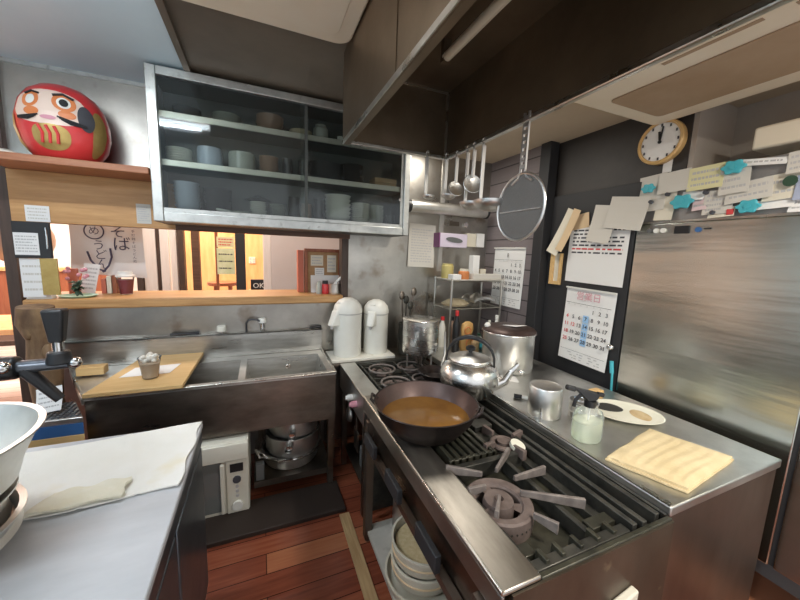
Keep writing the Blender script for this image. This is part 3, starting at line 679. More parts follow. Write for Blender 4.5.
# rail for the ladles
rl = MB().cyl((.972,.25,2.128),(.972,1.70,2.128),.006,n=10)
for y in (.3,1.0,1.68): rl.cyl((.972,y,2.128),(.99,y,2.142),.004,n=8)
tag(rl.build('utensil_rail','wire',loc=(.97,1.0,2.13)),'thin steel rail along the right lip of the hood holding the ladles','rail')
def ladle(lab, x, y, ztop, zb, r, kind, tilt=(0,0), flip=1, slots=False):
    o = thing('ladle' if kind=='ladle' else 'skimmer', lab, 'ladle' if kind=='ladle' else 'skimmer', (x,y,ztop), 'ladles hanging from the hood')
    hk = hook_arc((x,y,ztop), .012, -PI/2+.2, PI*1.05, 'x' , 10)
    MB().tube([(x,y+.0,ztop-.03)]+hk,.0045,n=8).build('hook','alu',o)
    MB().hexa([(x-.009,y-.002,zb+.03),(x+.009,y-.002,zb+.03),(x+.009,y+.002,zb+.03),(x-.009,y+.002,zb+.03)],[(x-.011,y-.003,ztop-.02),(x+.011,y-.003,ztop-.02),(x+.011,y+.003,ztop-.02),(x-.011,y+.003,ztop-.02)]).build('handle','alu',o,bevel=.0015)
    if kind=='ladle':
        prof=[(0,-r*.62)]+[(r*math.sin(PI/2*i/8), -r*.62*math.cos(PI/2*i/8)) for i in range(1,9)]+[(r-.003,0)]+[((r-.003)*math.sin(PI/2*i/8), -(r*.62-.003)*math.cos(PI/2*i/8)) for i in range(7,-1,-1)]
        q=Matrix.Translation((x,y-r*flip,zb+.02)) @ Euler((tilt[0],tilt[1],0)).to_matrix().to_4x4()
    else:
        prof=[(0,-.010),(r*.7,-.007),(r,0),(r-.003,.002),(r*.7,-.004),(0,-.007)]
        q=Matrix.Translation((x,y,zb)) @ Euler((R(80)+tilt[0],tilt[1],R(-20))).to_matrix().to_4x4()
    MB().lathe(prof,(0,0,0),24,mtx=q).build('bowl','alu',o)
    return o
ladle('ladle hanging leftmost from the back lip of the hood',.865,1.722,2.15,1.90,.034,'ladle')
ladle('ladle hanging second from left, from the back corner of the hood',.975,1.700,2.15,1.91,.042,'ladle',flip=1)
ladle('small oval skimmer at the back of the rail, tilted outward',.972,1.585,2.13,1.95,.045,'skimmer',tilt=(-.35,.5))
ladle('longest ladle with a round bowl in the middle of the rail',.972,1.485,2.13,1.84,.062,'ladle')
ladle('round perforated skimmer between the two big ladles',.972,1.43,2.13,1.95,.048,'skimmer',tilt=(-.1,.35))
ladle('biggest ladle with a wide bowl, next to the round strainer',.972,1.355,2.13,1.83,.078,'ladle')
so = thing('round_strainer','large round flat wire strainer with a perforated handle hanging nearest on the hood rail','strainer',(.972,1.09,2.15))
hm=MB(); 
hm.box(.968,.976,1.088-.016,1.088-.009,1.935,2.16).box(.968,.976,1.088+.009,1.088+.016,1.935,2.16)
for k in range(8): hm.box(.9685,.9755,1.079,1.097,1.95+.026*k,1.965+.026*k)
hm.tube([(.972,1.075,1.94),(.972,1.065,1.915),(.972,1.03,1.895)],.005).tube([(.972,1.101,1.94),(.972,1.111,1.915),(.972,1.145,1.895)],.005)
hm.build('handle','alu',so)
MB().ring((.972,1.09,1.80),.131,.0055,48,'x',m=8).build('rim','alu',so)
MB().cyl((.974,1.09,1.80),(.9755,1.09,1.80),.130,n=48).build('mesh_disc','mesh',so)
B(.969,.9735,.975,1.205,1.785,1.79).build('cross_wire','alu',so)

# ================================================================== CEILING FIXTURES
def rrect(x0,x1,y0,y1,r,n=8):
    out=[]
    for cx,cy,a in ((x1-r,y1-r,0),(x0+r,y1-r,90),(x0+r,y0+r,180),(x1-r,y0+r,270)):
        for i in range(n+1): out.append((cx+r*math.cos(R(a+90*i/n)),cy+r*math.sin(R(a+90*i/n))))
    return out
cl = thing('ceiling_hatch','cream rounded ceiling cover beside the hood above the cabinet','cover',(.0,1.2,2.54))
MB().prism(rrect(-.50,.40,.72,1.66,.07),(2.532,2.57)).build('panel','cream',cl,bevel=.008)
MB().prism(rrect(-.44,.335,.78,1.60,.05),(2.528,2.5325)).build('inset','cream',cl,bevel=.002)
ac = thing('ceiling_unit','square cream ceiling unit with a tan filter face above the fridge','ceiling unit',(1.7,.75,2.40))
MB().prism(rrect(1.30,2.05,.10,1.285,.035),(2.352,2.45)).build('housing','cream',ac,bevel=.012)
MB().prism(rrect(1.545,1.925,.22,1.19,.03),(2.346,2.3525)).build('filter_panel','card',ac,bevel=.003,label='tan filter panel')
MB().box(1.43,1.45,.3,.55,2.3505,2.353).box(1.43,1.45,.62,.9,2.3505,2.353).build('louvre','card',ac)
LY=1.52
lt = thing('fluorescent_fixture','bright fluorescent strip light at the top left of the ceiling','light',(-.8,LY,2.56))
B(-1.3,-.30,LY-.06,LY+.06,2.53,2.566).build('body','white',lt,bevel=.004)
MB().cyl((-1.27,LY,2.505),(-.335,LY,2.505),.016).build('tube','lit',lt)
for x in (-1.285,-.32): MB().box(x-.012,x+.012,LY-.03,LY+.03,2.485,2.532).build('socket','white',lt)

# ================================================================== RIGHT WALL: calendars, papers, clock
def calendar(name, lab, c, w, h, face, roll, hdr):
    o = note(name, lab, 'calendar', c, w, h, face, roll, 'paper', curl=.012)
    yb=-.014; keep=o.location.copy(); o.location=(0,0,0)
    top=h/2
    h_=MB(); 
    if hdr=='pink': h_.text('営業日',0,yb,top-h*.105,w*.17)
    else: h_.text('8',0,yb,top-h*.13,w*.13)
    h_.build('heading','ink_p' if hdr=='pink' else 'ink',o,smooth=False)
    MB().box(-w*.46,w*.46,yb,yb+.0004,top-h*.205,top-h*.20).box(-w*.46,w*.46,yb,yb+.0004,-top+h*.14,-top+h*.143).build('rule','ink',o,smooth=False)
    k=MB(); r=MB(); bold=.022
    cw=w*.92/7; rh=h*.105
    wd=MB()
    for i,s in enumerate('日月火水木金土'): wd.text(s,-w*.46+cw*(i+.5),yb,top-h*.225,w*.035)
    wd.build('weekday_names','ink_s',o,smooth=False)
    if hdr=='pink':
        b=MB()
        for d_ in (7,14,21,28):
            row=(d_+3)//7; b.box(-w*.46+cw*3.05,-w*.46+cw*3.95,yb+.001,yb+.0014,top-h*.29-rh*row-rh*.46,top-h*.29-rh*row+rh*.46)
        b.build('closed_day_mark','ink_b',o,smooth=False)
    for d_ in range(1,32):
        i=(d_+3)%7; row=(d_+3)//7
        (r if (hdr=='pink' and (i==0 or d_==12)) else k).text(str(d_),-w*.46+cw*(i+.5),yb,top-h*.29-rh*row,w*.10,bold=bold)
    k.build('dates','ink',o,smooth=False); 
    if hdr=='pink': r.build('dates','ink_r',o,smooth=False,label='red dates')
    else: r.bm.free()
    f=MB()
    rn=random.Random(2)
    for q in range(3):
        x=-w*.30+q*.02
        while x<w*.36: 
            l=rn.uniform(.01,.03); f.box(x,x+l,yb,yb+.0004,-top+h*(.105-.035*q),-top+h*(.116-.035*q)); x+=l+rn.uniform(.006,.05)
    f.build('small_print','ink_s',o,smooth=False)
    MB().box(-w/2,w/2,-.016,-.001,top-.006,top+.004).build('binding','white',o)
    o.location=keep
    return o
calendar('wall_calendar','white calendar with black dates on the grey board wall by the black pillar',(1.997,2.312,1.425),.385,.505,RIGHT,0,'k')
calendar('wall_calendar','white calendar with red Sundays and a blue highlighted column on the black door',(2.042,1.548,1.145),.365,.515,RIGHT,R(1.2),'pink')
note('schedule_sheet','big white lined sheet with black and red handwriting above the door calendar','sheet',(2.045,1.545,1.635),.42,.385,RIGHT,R(1),'paper',lines=7,ink='ink',lw=.86,seed=9,red=(5,),span=(.95,.5))
note('loose_paper','folded cream paper leaning left at the corner of the lined sheet','paper',(2.03,1.80,1.79),.10,.33,RIGHT,R(24),'paper_c',curl=.03)
note('envelope','short brown envelope sticking out above the folded cream paper','envelope',(2.043,1.68,1.86),.13,.10,RIGHT,R(-8),'kraft')
tag(note('folded_flyer','narrow brown folded flyer lying over the cream paper','flyer',(2.02,1.745,1.80),.06,.30,RIGHT,R(20),'kraft',curl=.03),'narrow brown folded flyer lying over the cream paper','flyer')
ef=thing('picture_frame','small yellow wood frame left of the big lined sheet','frame',(2.045,1.845,1.53))
for b in ((1.795,1.895,1.41,1.435),(1.865,1.895,1.435,1.64),(1.795,1.815,1.435,1.64)): B(2.03,2.049,b[0],b[1],b[2],b[3]).build('bar','board',ef,bevel=.002)
B(2.043,2.0485,1.815,1.865,1.435,1.64).build('card','paper_c',ef)
note('loose_paper','grey-white paper hanging over the top middle of the lined sheet','paper',(2.030,1.505,1.83),.16,.235,RIGHT,R(8),'paper_g',curl=.02)
note('loose_paper','large greyed paper bridging the door and the fridge corner','paper',(2.028,1.36,1.885),.23,.19,RIGHT,R(8),'paper_g',curl=.015)
mk=MB().cyl((2.03,1.335,.975),(2.03,1.325,.90),.012,n=10).cyl((2.03,1.322,.90),(2.03,1.315,.79),.007,n=10)
tag(mk.build('hanging_brush','teal',loc=(2.03,1.33,.975)),'slim pale blue brush hanging by the door knob','brush')

ck=thing('wall_clock','round wall clock with a tan rim above the fridge','clock',(2.08,1.235,2.255))
q=Matrix.Translation((2.0805,1.235,2.255)) @ Euler((0,-PI/2,0)).to_matrix().to_4x4() @ Matrix.Diagonal((.92,.92,1,1))
MB().lathe([(.0,.0),(.120,.0),(.126,.012),(.126,.042),(.118,.05),(.108,.046),(.108,.035),(0,.035)],(0,0,0),48,mtx=q).build('case','clockwood',ck)
MB().lathe([(0,.036),(.107,.036),(.107,.038),(0,.038)],(0,0,0),40,mtx=q).build('dial','paper',ck)
tk=MB()
for k in range(12):
    a=2*PI*k/12; y=1.235-.088*math.sin(a); z=2.255+.088*math.cos(a); tk.box(2.040,2.0422,y-.004,y+.004,z-.007,z+.007)
tk.build('hour_marks','ink',ck,smooth=False)
hh=MB()
for a,l,w in ((R(-8),.055,.006),(R(6),.08,.004)):
    y=1.235-l*math.sin(a); z=2.255+l*math.cos(a); hh.tube([(2.039,1.235,2.255),(2.039,y,z)],w,n=8)
hh.ball((2.038,1.235,2.255),.009); hh.build('hands','black',ck)
note('clock_tag','small white tag hanging under the round clock','tag',(2.078,1.20,2.135),.045,.085,RIGHT,0,'paper')
tag(B(2.10,2.40,.25,.87,2.225-.10,2.225).build('wall_box','cream',loc=(2.25,.5,2.12),bevel=.01),'long cream box on top of the fridge at the right edge','box')

# ================================================================== FRIDGE
FX=2.05
fg=thing('upright_fridge','tall scuffed stainless upright fridge along the right side','fridge',(2.4,.6,0))
B(FX+.03,FX+.36,-.45,1.30,.30,2.058).build('body','fridge_top',fg)
B(FX+.012,FX+.0295,-.45,1.30,1.827,2.075).build('machine_cover','fridge_top',fg,bevel=.003)
d1=B(FX,FX+.03,.545,1.303,.285,1.815).build('door','fridge',fg,bevel=.006)
d2=B(FX,FX+.03,-.45,.530,.285,1.815).build('door','fridge',fg,bevel=.006)
B(FX+.008,FX+.02,.53,.545,.29,1.81).build('door_gasket','black_soft',fg)
B(FX-.004,FX+.03,-.45,1.303,1.815,1.826).build('top_trim','hood_lip',fg)
for y in (1.22,-.35):
    for x in (FX+.07,FX+.3): MB().cyl((x,y,0),(x,y,.30),.025,n=14).build('leg','steel_dark',fg)
B(FX+.10,FX+.34,-.3,1.2,.16,.30).build('kick_box','crate',fg)
for y in (1.228,1.192,1.157): MB().cyl((FX,y,1.775),(FX-.010,y,1.775),.013,n=16).build('indicator','white' if y<1.2 else 'crate',d1)
B(FX-.006,FX,1.035,1.105,1.755,1.795).build('display','black',d1,bevel=.002)
MB().cyl((FX,.998,1.772),(FX-.008,.998,1.772),.013,n=16).build('button','blue',d1)
B(FX-.003,FX,.945,.975,1.772,1.779).build('nameplate','black',d1)
PX=FX+.006
P_=[('paper_g','greyed paper at the far left of the fridge top row',1.245,1.985,.14,.20,4,0,'paper'),
('paper_c','cream paper overlapping the second place in the lower fridge row',1.165,1.925,.09,.19,-2,0,'paper'),
('paper_g','wide greyed paper at the upper left of the fridge panel',1.14,2.03,.15,.11,3,0,'paper'),
('paper_y','yellow memo with a few lines at the top of the fridge panel',1.0,2.025,.145,.115,2,3,'memo'),
('paper_g','square greyed memo under the upper right teal magnet',.885,1.995,.11,.13,4,3,'memo'),
('paper','narrow white strip behind the middle teal magnet',1.045,1.945,.10,.045,-4,0,'paper'),
('paper_p','small pinkish note right of the middle teal magnet',1.01,1.905,.06,.075,5,2,'note'),
('paper_g','greyed note with a red stamp in the lower fridge row',.935,1.90,.115,.115,2,4,'note'),
('paper_c','lower strip of cream paper holding a red square',.915,1.848,.10,.045,3,0,'note'),
('paper_g','long crumpled paper above the lower right teal magnet',.83,1.935,.16,.09,7,2,'paper'),
('paper_c','cream coupon with a green picture in the lower fridge row',.715,1.94,.14,.11,5,2,'coupon'),
('paper','thin white strip right of the lower right teal magnet',.75,1.868,.14,.04,2,0,'strip'),
('paper','long white ticket strip at the upper right of the fridge panel',.80,2.055,.16,.03,-8,1,'ticket'),
('paper_b','blue printed picture at the right edge of the fridge row',.655,1.925,.06,.10,0,0,'picture'),
('paper_g','greyed sheet at the upper right edge of the photo on the fridge',.675,2.03,.09,.09,3,3,'sheet'),
('paper','white card at the lower right edge of the fridge row',.645,1.855,.10,.055,0,2,'card')]
for i,(m_,lab,y,z,w,h,rl_,ln,cat) in enumerate(P_):
    note('fridge_'+cat,lab,cat,(PX-.0025*(i%5)-.001,y,z),w,h,RIGHT,R(-rl_),m_,lines=ln,seed=20+i,curl=.012)
def clip(lab,y,z,s=1):
    o=thing('magnet_clip',lab,'magnet',(PX-.016,y,z),'teal flower-shaped magnet clips')
    mb=MB()
    out=[]
    for i in range(48):
        a=2*PI*i/48; r_=0.038*s*(1+.13*math.cos(6*a)); out.append((y+r_*math.cos(a)*1.12,z+r_*math.sin(a)*.8))
    mb.prism(out,(PX-.030,PX-.016),'x').build('flower','teal',o,bevel=.004)
    MB().cyl((PX-.034,y,z),(PX-.030,y,z),.012*s,n=14).build('centre','teal',o)
clip('teal flower magnet at the far left of the fridge panel',1.258,2.012,.8)
clip('teal flower magnet in the middle of the lower fridge row',1.082,1.918,1.15)
clip('teal flower magnet on the top edge over the square memo',.893,2.05,1)
clip('teal flower magnet at the lower right, nearest the camera',.818,1.865,.95)
for y,z,l in ((1.155,1.965,'small dark magnet on the second paper from the left'),(1.235,1.935,'small dark magnet on the far left paper'),(.985,1.95,'round dark magnet above the pinkish note'),(.945,1.85,'small dark magnet on the lowest cream strip')):
    tag(MB().cyl((PX-.03,y,z),(PX-.012,y,z),.010,n=14).build('button_magnet','ink',loc=(PX-.02,y,z)),l,'magnet')
tag(B(PX-.022,PX-.017,.868,.892,1.835,1.860).build('red_stamp','ink_r',loc=(PX-.02,.88,1.85)),'small red square sticker on the lowest cream strip','sticker')
tag(MB().cyl((PX-.024,.70,1.955),(PX-.018,.70,1.955),.022,n=16).build('green_sticker','green',loc=(PX-.02,.70,1.955)),'round green sticker on the cream coupon','sticker')

# ================================================================== BACK WALL RIGHT PART
note('price_list','tall white handwritten list on the steel wall right of the cabinet','list',(1.31,2.645,1.67),.255,.37,BACK,R(1.5),'paper_g',lines=13,ink='ink_s',lw=.8,seed=8,curl=.01)
tx=thing('tissue_box','purple and white tissue box fixed to the steel wall beside the list','tissue box',(1.57,2.60,1.66))
MB().box(1.435,1.71,2.54,2.648,1.665,1.785).build('box','lilac',tx,bevel=.004)
B(1.425,1.4345,2.538,2.648,1.663,1.787).build('end_panel','purple',tx,bevel=.002)
MB().lathe([(0,0),(.085,0),(.085,.003),(0,.003)],(0,0,0),28,1,.26,mtx=Matrix.Translation((1.575,2.5385,1.73)) @ Euler((PI/2,R(6),0)).to_matrix().to_4x4()).build('slot','crate',tx)
tag(B(1.745,1.845,2.60,2.648,1.68,1.80).build('white_box','paper_c',loc=(1.8,2.62,1.68),bevel=.003),'small cream box on the steel wall right of the tissue box','box')
tag(B(1.855,1.94,2.60,2.648,1.68,1.805).build('white_box','paper',loc=(1.9,2.62,1.68),bevel=.003),'white box on the steel wall nearest the board wall corner','box')
pr=thing('steel_roller','horizontal steel cylinder with black ends on the wall behind the ladles','roller',(1.5,2.54,1.985))
MB().cyl((1.14,2.54,1.985),(1.88,2.54,1.985),.048,n=28).build('cylinder','steel',pr)
for x0,x1 in ((1.11,1.14),(1.88,1.90)): MB().cyl((x0,2.54,1.985),(x1,2.54,1.985),.052,n=24).build('end_cap','black',pr)
for x in (1.17,1.84): B(x-.012,x+.012,2.58,2.65,1.96,2.01).build('bracket','steel_dark',pr)
tag(B(1.58,1.68,2.642,2.6498,1.86,1.90).build('control_plate','steel_dark',loc=(1.63,2.645,1.86)),'small steel control plate on the wall below the cylinder','control'); tag(MB().cyl((1.745,2.6498,1.875),(1.745,2.625,1.875),.022,n=20).build('wall_dial','chrome',loc=(1.745,2.65,1.875)),'small round chrome dial on the wall right of the control plate','dial')
# ================================================================== SINK
SX0,SX1,SY0,SY1,SZ=-.832,.444,2.06,2.645,.816
sk=thing('sink_unit','long stainless double-basin sink unit under the hatch','sink',(-.3,2.06,0))
tp=MB()
BX=[(-.72,-.135),(-.095,.395)]; BY0,BY1=2.115,2.50
zs=(SZ-.012,SZ)
tp.box(BX[0][0],SX1,SY0,BY0,*zs).box(BX[0][0],SX1,BY1,SY1,*zs).prism([(-.832,SY0),(BX[0][0],SY0),(BX[0][0],SY1),(-1.12,SY1)],zs).box(BX[0][1],BX[1][0],BY0,BY1,*zs).box(BX[1][1],SX1,BY0,BY1,*zs)
tp.build('rim','steel',sk)
MB().box(-.832,SX1,SY0-.004,SY0+.012,SZ-.004,SZ+.010).prism([(-.838,SY0-.004),(-.824,SY0),(-1.11,SY1),(-1.124,SY1)],(SZ-.03,SZ+.012)).box(SX1-.012,SX1+.003,SY0,SY1,SZ-.004,SZ+.010).build('raised_edge','hood_lip',sk,bevel=.004)
for x0,x1 in BX:
    b=MB(); z0=SZ-.24; t=.004; i=.035
    b.hexa([(x0+i,BY0+i,z0),(x1-i,BY0+i,z0),(x1-i,BY1-i,z0),(x0+i,BY1-i,z0)],[(x0+i,BY0+i,z0+t),(x1-i,BY0+i,z0+t),(x1-i,BY1-i,z0+t),(x0+i,BY1-i,z0+t)])
    for (a,c) in (((x0,BY0),(x1,BY0)),((x1,BY0),(x1,BY1)),((x1,BY1),(x0,BY1)),((x0,BY1),(x0,BY0))):
        def ins(p): return (p[0]+(i if p[0]==x0 else -i), p[1]+(i if p[1]==BY0 else -i))
        a2,c2=ins(a),ins(c)
        b._add([(*a,SZ-.005),(*c,SZ-.005),(*c2,z0+t),(*a2,z0+t)],[(0,1,2,3)])
    bo=b.build('basin','steel_h',sk)
    MB().cyl(((x0+x1)/2,(BY0+BY1)/2,z0+t),((x0+x1)/2,(BY0+BY1)/2,z0+t+.004),.045,n=24).build('drain','chrome',bo)
MB().cyl((.18,BY1-.012,SZ-.07),(.18,BY1-.022,SZ-.072),.018,n=20).cyl((.18,BY1-.022,SZ-.072),(.18,BY1-.026,SZ-.073),.009,n=14).build('overflow_cap','chrome',sk)
MB().box(-1.13,SX1,2.600,2.612,SZ,.985).box(-1.13,SX1,2.600,2.645,.973,.985).build('backguard','steel_h',sk,bevel=.003)
B(-.828,SX1-.003,SY0+.004,SY0+.012,.50,SZ-.005).build('apron','steel_dark',sk)
B(SX1-.014,SX1-.004,SY0+.012,SY1,.50,SZ-.005).build('side_panel','steel_dark',sk)
for x in (-.80,-.02,SX1-.03):
    for y in (2.09,2.60):
        if x==-.02 and y<2.2: continue
        MB().box(x-.018,x+.018,y-.018,y+.018,.03,.52).cyl((x,y,0),(x,y,.03),.014,n=12).build('leg','steel_dark',sk)
MB().box(-.06,SX1-.02,2.10,2.62,.115,.13).box(-.06,SX1-.02,2.095,2.105,.095,.135).build('undershelf','steel_dark',sk)
cbm=MB().hexa([(-.825,2.035,.828),(-.40,2.035,.828),(-.375,2.598,.842),(-.72,2.598,.842)],[(-.825,2.035,.850),(-.40,2.035,.850),(-.375,2.598,.864),(-.72,2.598,.864)])
tag(cbm.build('cutting_board','board',loc=(-.6,2.3,.83),bevel=.003),'long tan wooden board laid across the left sink basin','board')
tag(MB().hexa([(-.735,2.225,.856),(-.50,2.235,.856),(-.47,2.385,.860),(-.70,2.37,.860)],[(-.735,2.225,.8572),(-.50,2.235,.8572),(-.47,2.385,.8612),(-.70,2.37,.8612)]).build('paper_sheet','paper',loc=(-.6,2.3,.857)),'white paper sheet lying on the tan board under the iced coffee','paper')
ic=thing('iced_coffee','clear cup of iced milky coffee topped with cream on the tan board','cup',(-.58,2.19,.855))
c=(-.58,2.19,.8555)
MB().lathe([(0,0),(.037,0),(.053,.115)],c).build('cup','clear',ic)
MB().lathe([(0,.004),(.035,.004),(.047,.085),(.03,.092),(0,.09)],c).build('coffee','coffee',ic)
cr=MB()
for k in range(26):
    a=random.uniform(0,2*PI); r_=random.uniform(0,.035); cr.ball((c[0]+r_*math.cos(a),c[1]+r_*math.sin(a),c[2]+.10+random.uniform(0,.03)),random.uniform(.009,.016),n=8)
cr.build('cream_topping','cream_w',ic)
MB().ring((c[0],c[1],c[2]+.116),.053,.003,32).build('rim','clear',ic)
tag(MB().box(-.99,-.86,2.40,2.47,.8265,.875).build('wood_block','board',loc=(-.92,2.43,.8265),bevel=.004),'small tan wood block on the left drainer of the sink','block')
# knives & taps on the backguard
def knife(lab,x0,x1,blade,hl,z=.9865,y=2.62):
    o=thing('kitchen_knife',lab,'knife',((x0+x1)/2,y,z))
    MB().hexa([(x0,y-.008,z),(x1-hl,y-.02,z),(x1-hl,y+.018,z),(x0,y,z)],[(x0,y-.008,z+.002),(x1-hl,y-.02,z+.002),(x1-hl,y+.018,z+.002),(x0,y,z+.002)]).build('blade','ink' if not blade else 'steel_dark',o)
    MB().tube([(x1-hl,y,z+.009),(x1-hl*.6,y,z+.010),(x1-hl*.25,y+.002,z+.010),(x1,y+.004,z+.011)],.010,rs=[.008,.010,.009,.011]).build('handle','black',o)
knife('knife with a thick black handle on the back edge of the left basin',-.72,-.40,True,.17)
knife('thin dark knife on the back edge of the sink, right of the tap',.20,.44,True,.09)
fa=thing('sink_tap','chrome swan-neck tap with a white star knob behind the sink','tap',(.01,2.63,.985))
MB().tube([(-.10,2.625,.985),(-.10,2.625,1.05),(-.085,2.615,1.075),(-.06,2.60,1.082),(-.03,2.60,1.08),(.0,2.615,1.06)],.007,n=10).build('spout','gunmetal',fa)
MB().cyl((.01,2.626,.985),(.01,2.626,1.05),.018,n=20).cyl((.01,2.626,1.005),(.01,2.575,1.0),.013,n=14).build('valve_body','chrome',fa)
kn=MB().cyl((.01,2.626,1.05),(.01,2.626,1.085),.030,.026,n=10)
kn.build('knob','white',fa,bevel=.004)
pk=thing('tap_knob','pale round valve knob behind the sink left of the tap','valve',(-.26,2.63,.985))
MB().cyl((-.26,2.63,.9855),(-.26,2.63,1.00),.016,n=16).build('stem','chrome',pk); MB().cyl((-.26,2.63,1.0),(-.26,2.63,1.04),.034,.030,n=12).build('knob','dish_w',pk,bevel=.004)
# under the sink
mw=thing('microwave','aged white microwave oven standing on end under the sink','microwave',(-.33,2.04,0))
MB().box(-.60,-.085,2.02,2.40,.02,.475).build('case','mw',mw,bevel=.008)
B(-.59,-.225,2.012,2.02,.05,.36).build('door','mwglass',mw,bevel=.002)
MB().box(-.60,-.085,1.996,2.02,.37,.475).build('top_front','mw',mw,bevel=.006)
B(-.235,-.212,1.985,2.012,.05,.36).build('door_handle','mw',mw,bevel=.005)
pn=B(-.205,-.09,2.008,2.02,.03,.365).build('control_panel','mw',mw,bevel=.002)
B(-.185,-.115,2.003,2.008,.295,.345).build('display','black',pn)
MB().cyl((-.15,2.008,.245),(-.15,1.998,.245),.022,n=20).build('dial','ink',pn)
for z in (.20,.17,.14): MB().cyl((-.15,2.008,z),(-.15,2.002,z),.009,n=12).build('button','ink_s',pn)
MB().cyl((-.15,2.008,.08),(-.15,1.990,.08),.028,n=22).build('knob','white',pn)
for x in (-.56,-.13):
    for y in (2.06,2.36): MB().cyl((x,y,0),(x,y,.021),.015,n=10).build('foot','black',mw)
def pot(lab,c,r,h,m='alu',handles='ring',rim=.006,name='cooking_pot'):
    o=thing(name,lab,'pot',c)
    MB().lathe([(0,0),(r*.93,0),(r,.02),(r,h),(r+rim,h+.004),(r+rim,h+.009),(r-.003,h+.008),(r-.004,.02),(0,.005)],c,40).build('body',m,o)
    return o
pc=(.18,2.33,.131)
p1=pot('widest steel pot at the bottom of the nested pots under the sink',pc,.185,.085)
MB().ring((pc[0],pc[1],pc[2]+.09),.20,.010,44).build('rim_band','alu_b',p1)
MB().tube([(.10,2.155,.215),(.09,2.115,.235),(.13,2.095,.25),(.17,2.108,.235),(.165,2.15,.215)],.008).build('handle','alu_b',p1)
MB().tube([(.02,2.21,.215),(-.025,2.17,.25),(-.05,2.20,.29),(-.005,2.25,.225)],.008).build('handle','alu_b',p1)
p2=pot('middle steel pot nested on the widest one under the sink',(.19,2.30,.228),.175,.12)
MB().cyl((.16,2.135,.335),(.145,2.075,.325),.026,n=18,caps=False).cyl((.16,2.135,.335),(.15,2.09,.328),.018,n=16).build('handle_socket','alu_b',p2)
p3=pot('upper tilted steel pot on the nested pots under the sink',(.20,2.30,.358),.165,.12)
MB().cyl((.175,2.14,.415),(.165,2.08,.405),.025,n=18,caps=False).cyl((.175,2.14,.415),(.167,2.095,.408),.017,n=16).build('handle_socket','alu_b',p3)
tag(B(-.05,-.0,2.11,2.155,.131,.24).build('brick','crate',loc=(0,2.17,.131),bevel=.004),'dark block on the under-sink shelf left of the pots','block')

# ================================================================== SMALL STOVE + THERMOS SHELF
s2=thing('low_stove','low dark gas stove between the sink and the big range','stove',(.85,2.05,0))
MB().box(.53,.56,1.72,2.34,.60,.775).box(.53,.645,1.72,2.34,.762,.776).build('front_rail','steel',s2,bevel=.004)
MB().box(.56,1.19,1.72,2.34,.60,.725).build('body','iron',s2)
MB().box(.645,1.19,2.30,2.34,.725,.776).box(1.15,1.19,1.72,2.30,.725,.776).build('rear_rail','iron',s2)
gr=MB()
for y in (1.76,1.87,1.98,2.09,2.20,2.28): gr.box(.66,1.15,y-.006,y+.006,.755,.775)
for x in (.67,.80,.93,1.06,1.14): gr.box(x-.006,x+.006,1.74,2.30,.752,.772)
gr.build('grate','iron',s2)
for x in (.79,1.01):
    for y in (1.88,2.14):
        b=MB().ring((x,y,.755),.07,.012,28).cyl((x,y,.726),(x,y,.765),.035,n=18).build('burner','burner',s2)
        MB().ring((x,y,.778),.092,.007,28).build('trivet_ring','prong',b)
for y,m in ((1.975,'white'),(1.875,'ink_p')): MB().cyl((.53,y,.672),(.500,y,.672),.020,n=16).cyl((.5,y,.672),(.488,y,.672),.014,n=14).build('knob',m,s2)
for y in (1.76,2.30):
    for x in (.56,1.15): B(x-.018,x+.018,y-.018,y+.018,0,.60).build('leg','steel_dark',s2)
B(.56,1.16,1.76,2.30,.14,.155).build('lower_shelf','steel_dark',s2)
sf=thing('side_shelf','steel side shelf against the back wall carrying the two thermos jugs','shelf',(.72,2.5,0))
B(.462,1.19,2.36,2.645,.745,.765).build('top','steel_dark',sf,bevel=.003)
for x in (.49,1.16):
    for y in (2.39,2.62): B(x-.015,x+.015,y-.015,y+.015,0,.746).build('leg','steel_dark',sf)
tag(B(.475,.985,2.372,2.63,.766,.792).build('serving_tray','tray',loc=(.73,2.5,.766),bevel=.006),'stained white tray under the two thermos jugs','tray')
def thermos(lab,cx,cy,r,h,ang):
    z=.793; o=thing('thermos_jug',lab,'thermos',(cx,cy,z))
    MB().lathe([(0,0),(r*.98,0),(r,.012),(r,h*.74),(0,h*.74)],(cx,cy,z),40).build('body','thermos',o)
    MB().lathe([(r*.99,h*.745),(r*1.04,h*.755),(r*1.04,h*.80),(r*.95,h*.88),(r*.66,h*.96),(r*.3,h),(0,h)],(cx,cy,z),40).build('lid','thermos',o)
    MB().ring((cx,cy,z+h*.745),r*1.0,.004,40).build('lid_groove','ink_s',o)
    d=Vector((math.cos(ang),math.sin(ang),0)); s_=Vector((-d.y,d.x,0)); C=Vector((cx,cy,z))
    def pt(a,b,zz): return tuple(C+d*a+s_*b+Vector((0,0,zz)))
    w=r*.42
    MB().hexa([pt(r*.7,-w,h*.54),pt(r*1.55,-w*.7,h*.54),pt(r*1.55,w*.7,h*.54),pt(r*.7,w,h*.54)],[pt(r*.5,-w,h*.86),pt(r*1.12,-w*.8,h*.80),pt(r*1.12,w*.8,h*.80),pt(r*.5,w,h*.86)]).build('spout_head','thermos',o,bevel=.012,seg=3)
    MB().cyl(pt(r*1.32,0,h*.54),pt(r*1.32,0,h*.49),r*.12,n=12).build('spout_tip','ink_s',o)
    MB().hexa([pt(r*.35,-w*.6,h*.965),pt(r*.8,-w*.5,h*.90),pt(r*.8,w*.5,h*.90),pt(r*.35,w*.6,h*.965)],[pt(r*.3,-w*.6,h*.985),pt(r*.85,-w*.5,h*.925),pt(r*.85,w*.5,h*.925),pt(r*.3,w*.6,h*.985)]).build('press_lever','thermos',o,bevel=.004)
    return o
thermos('wider white thermos jug with its spout pointing left over the sink','%d'%0 and .625,2.50,.107,.45,R(200))
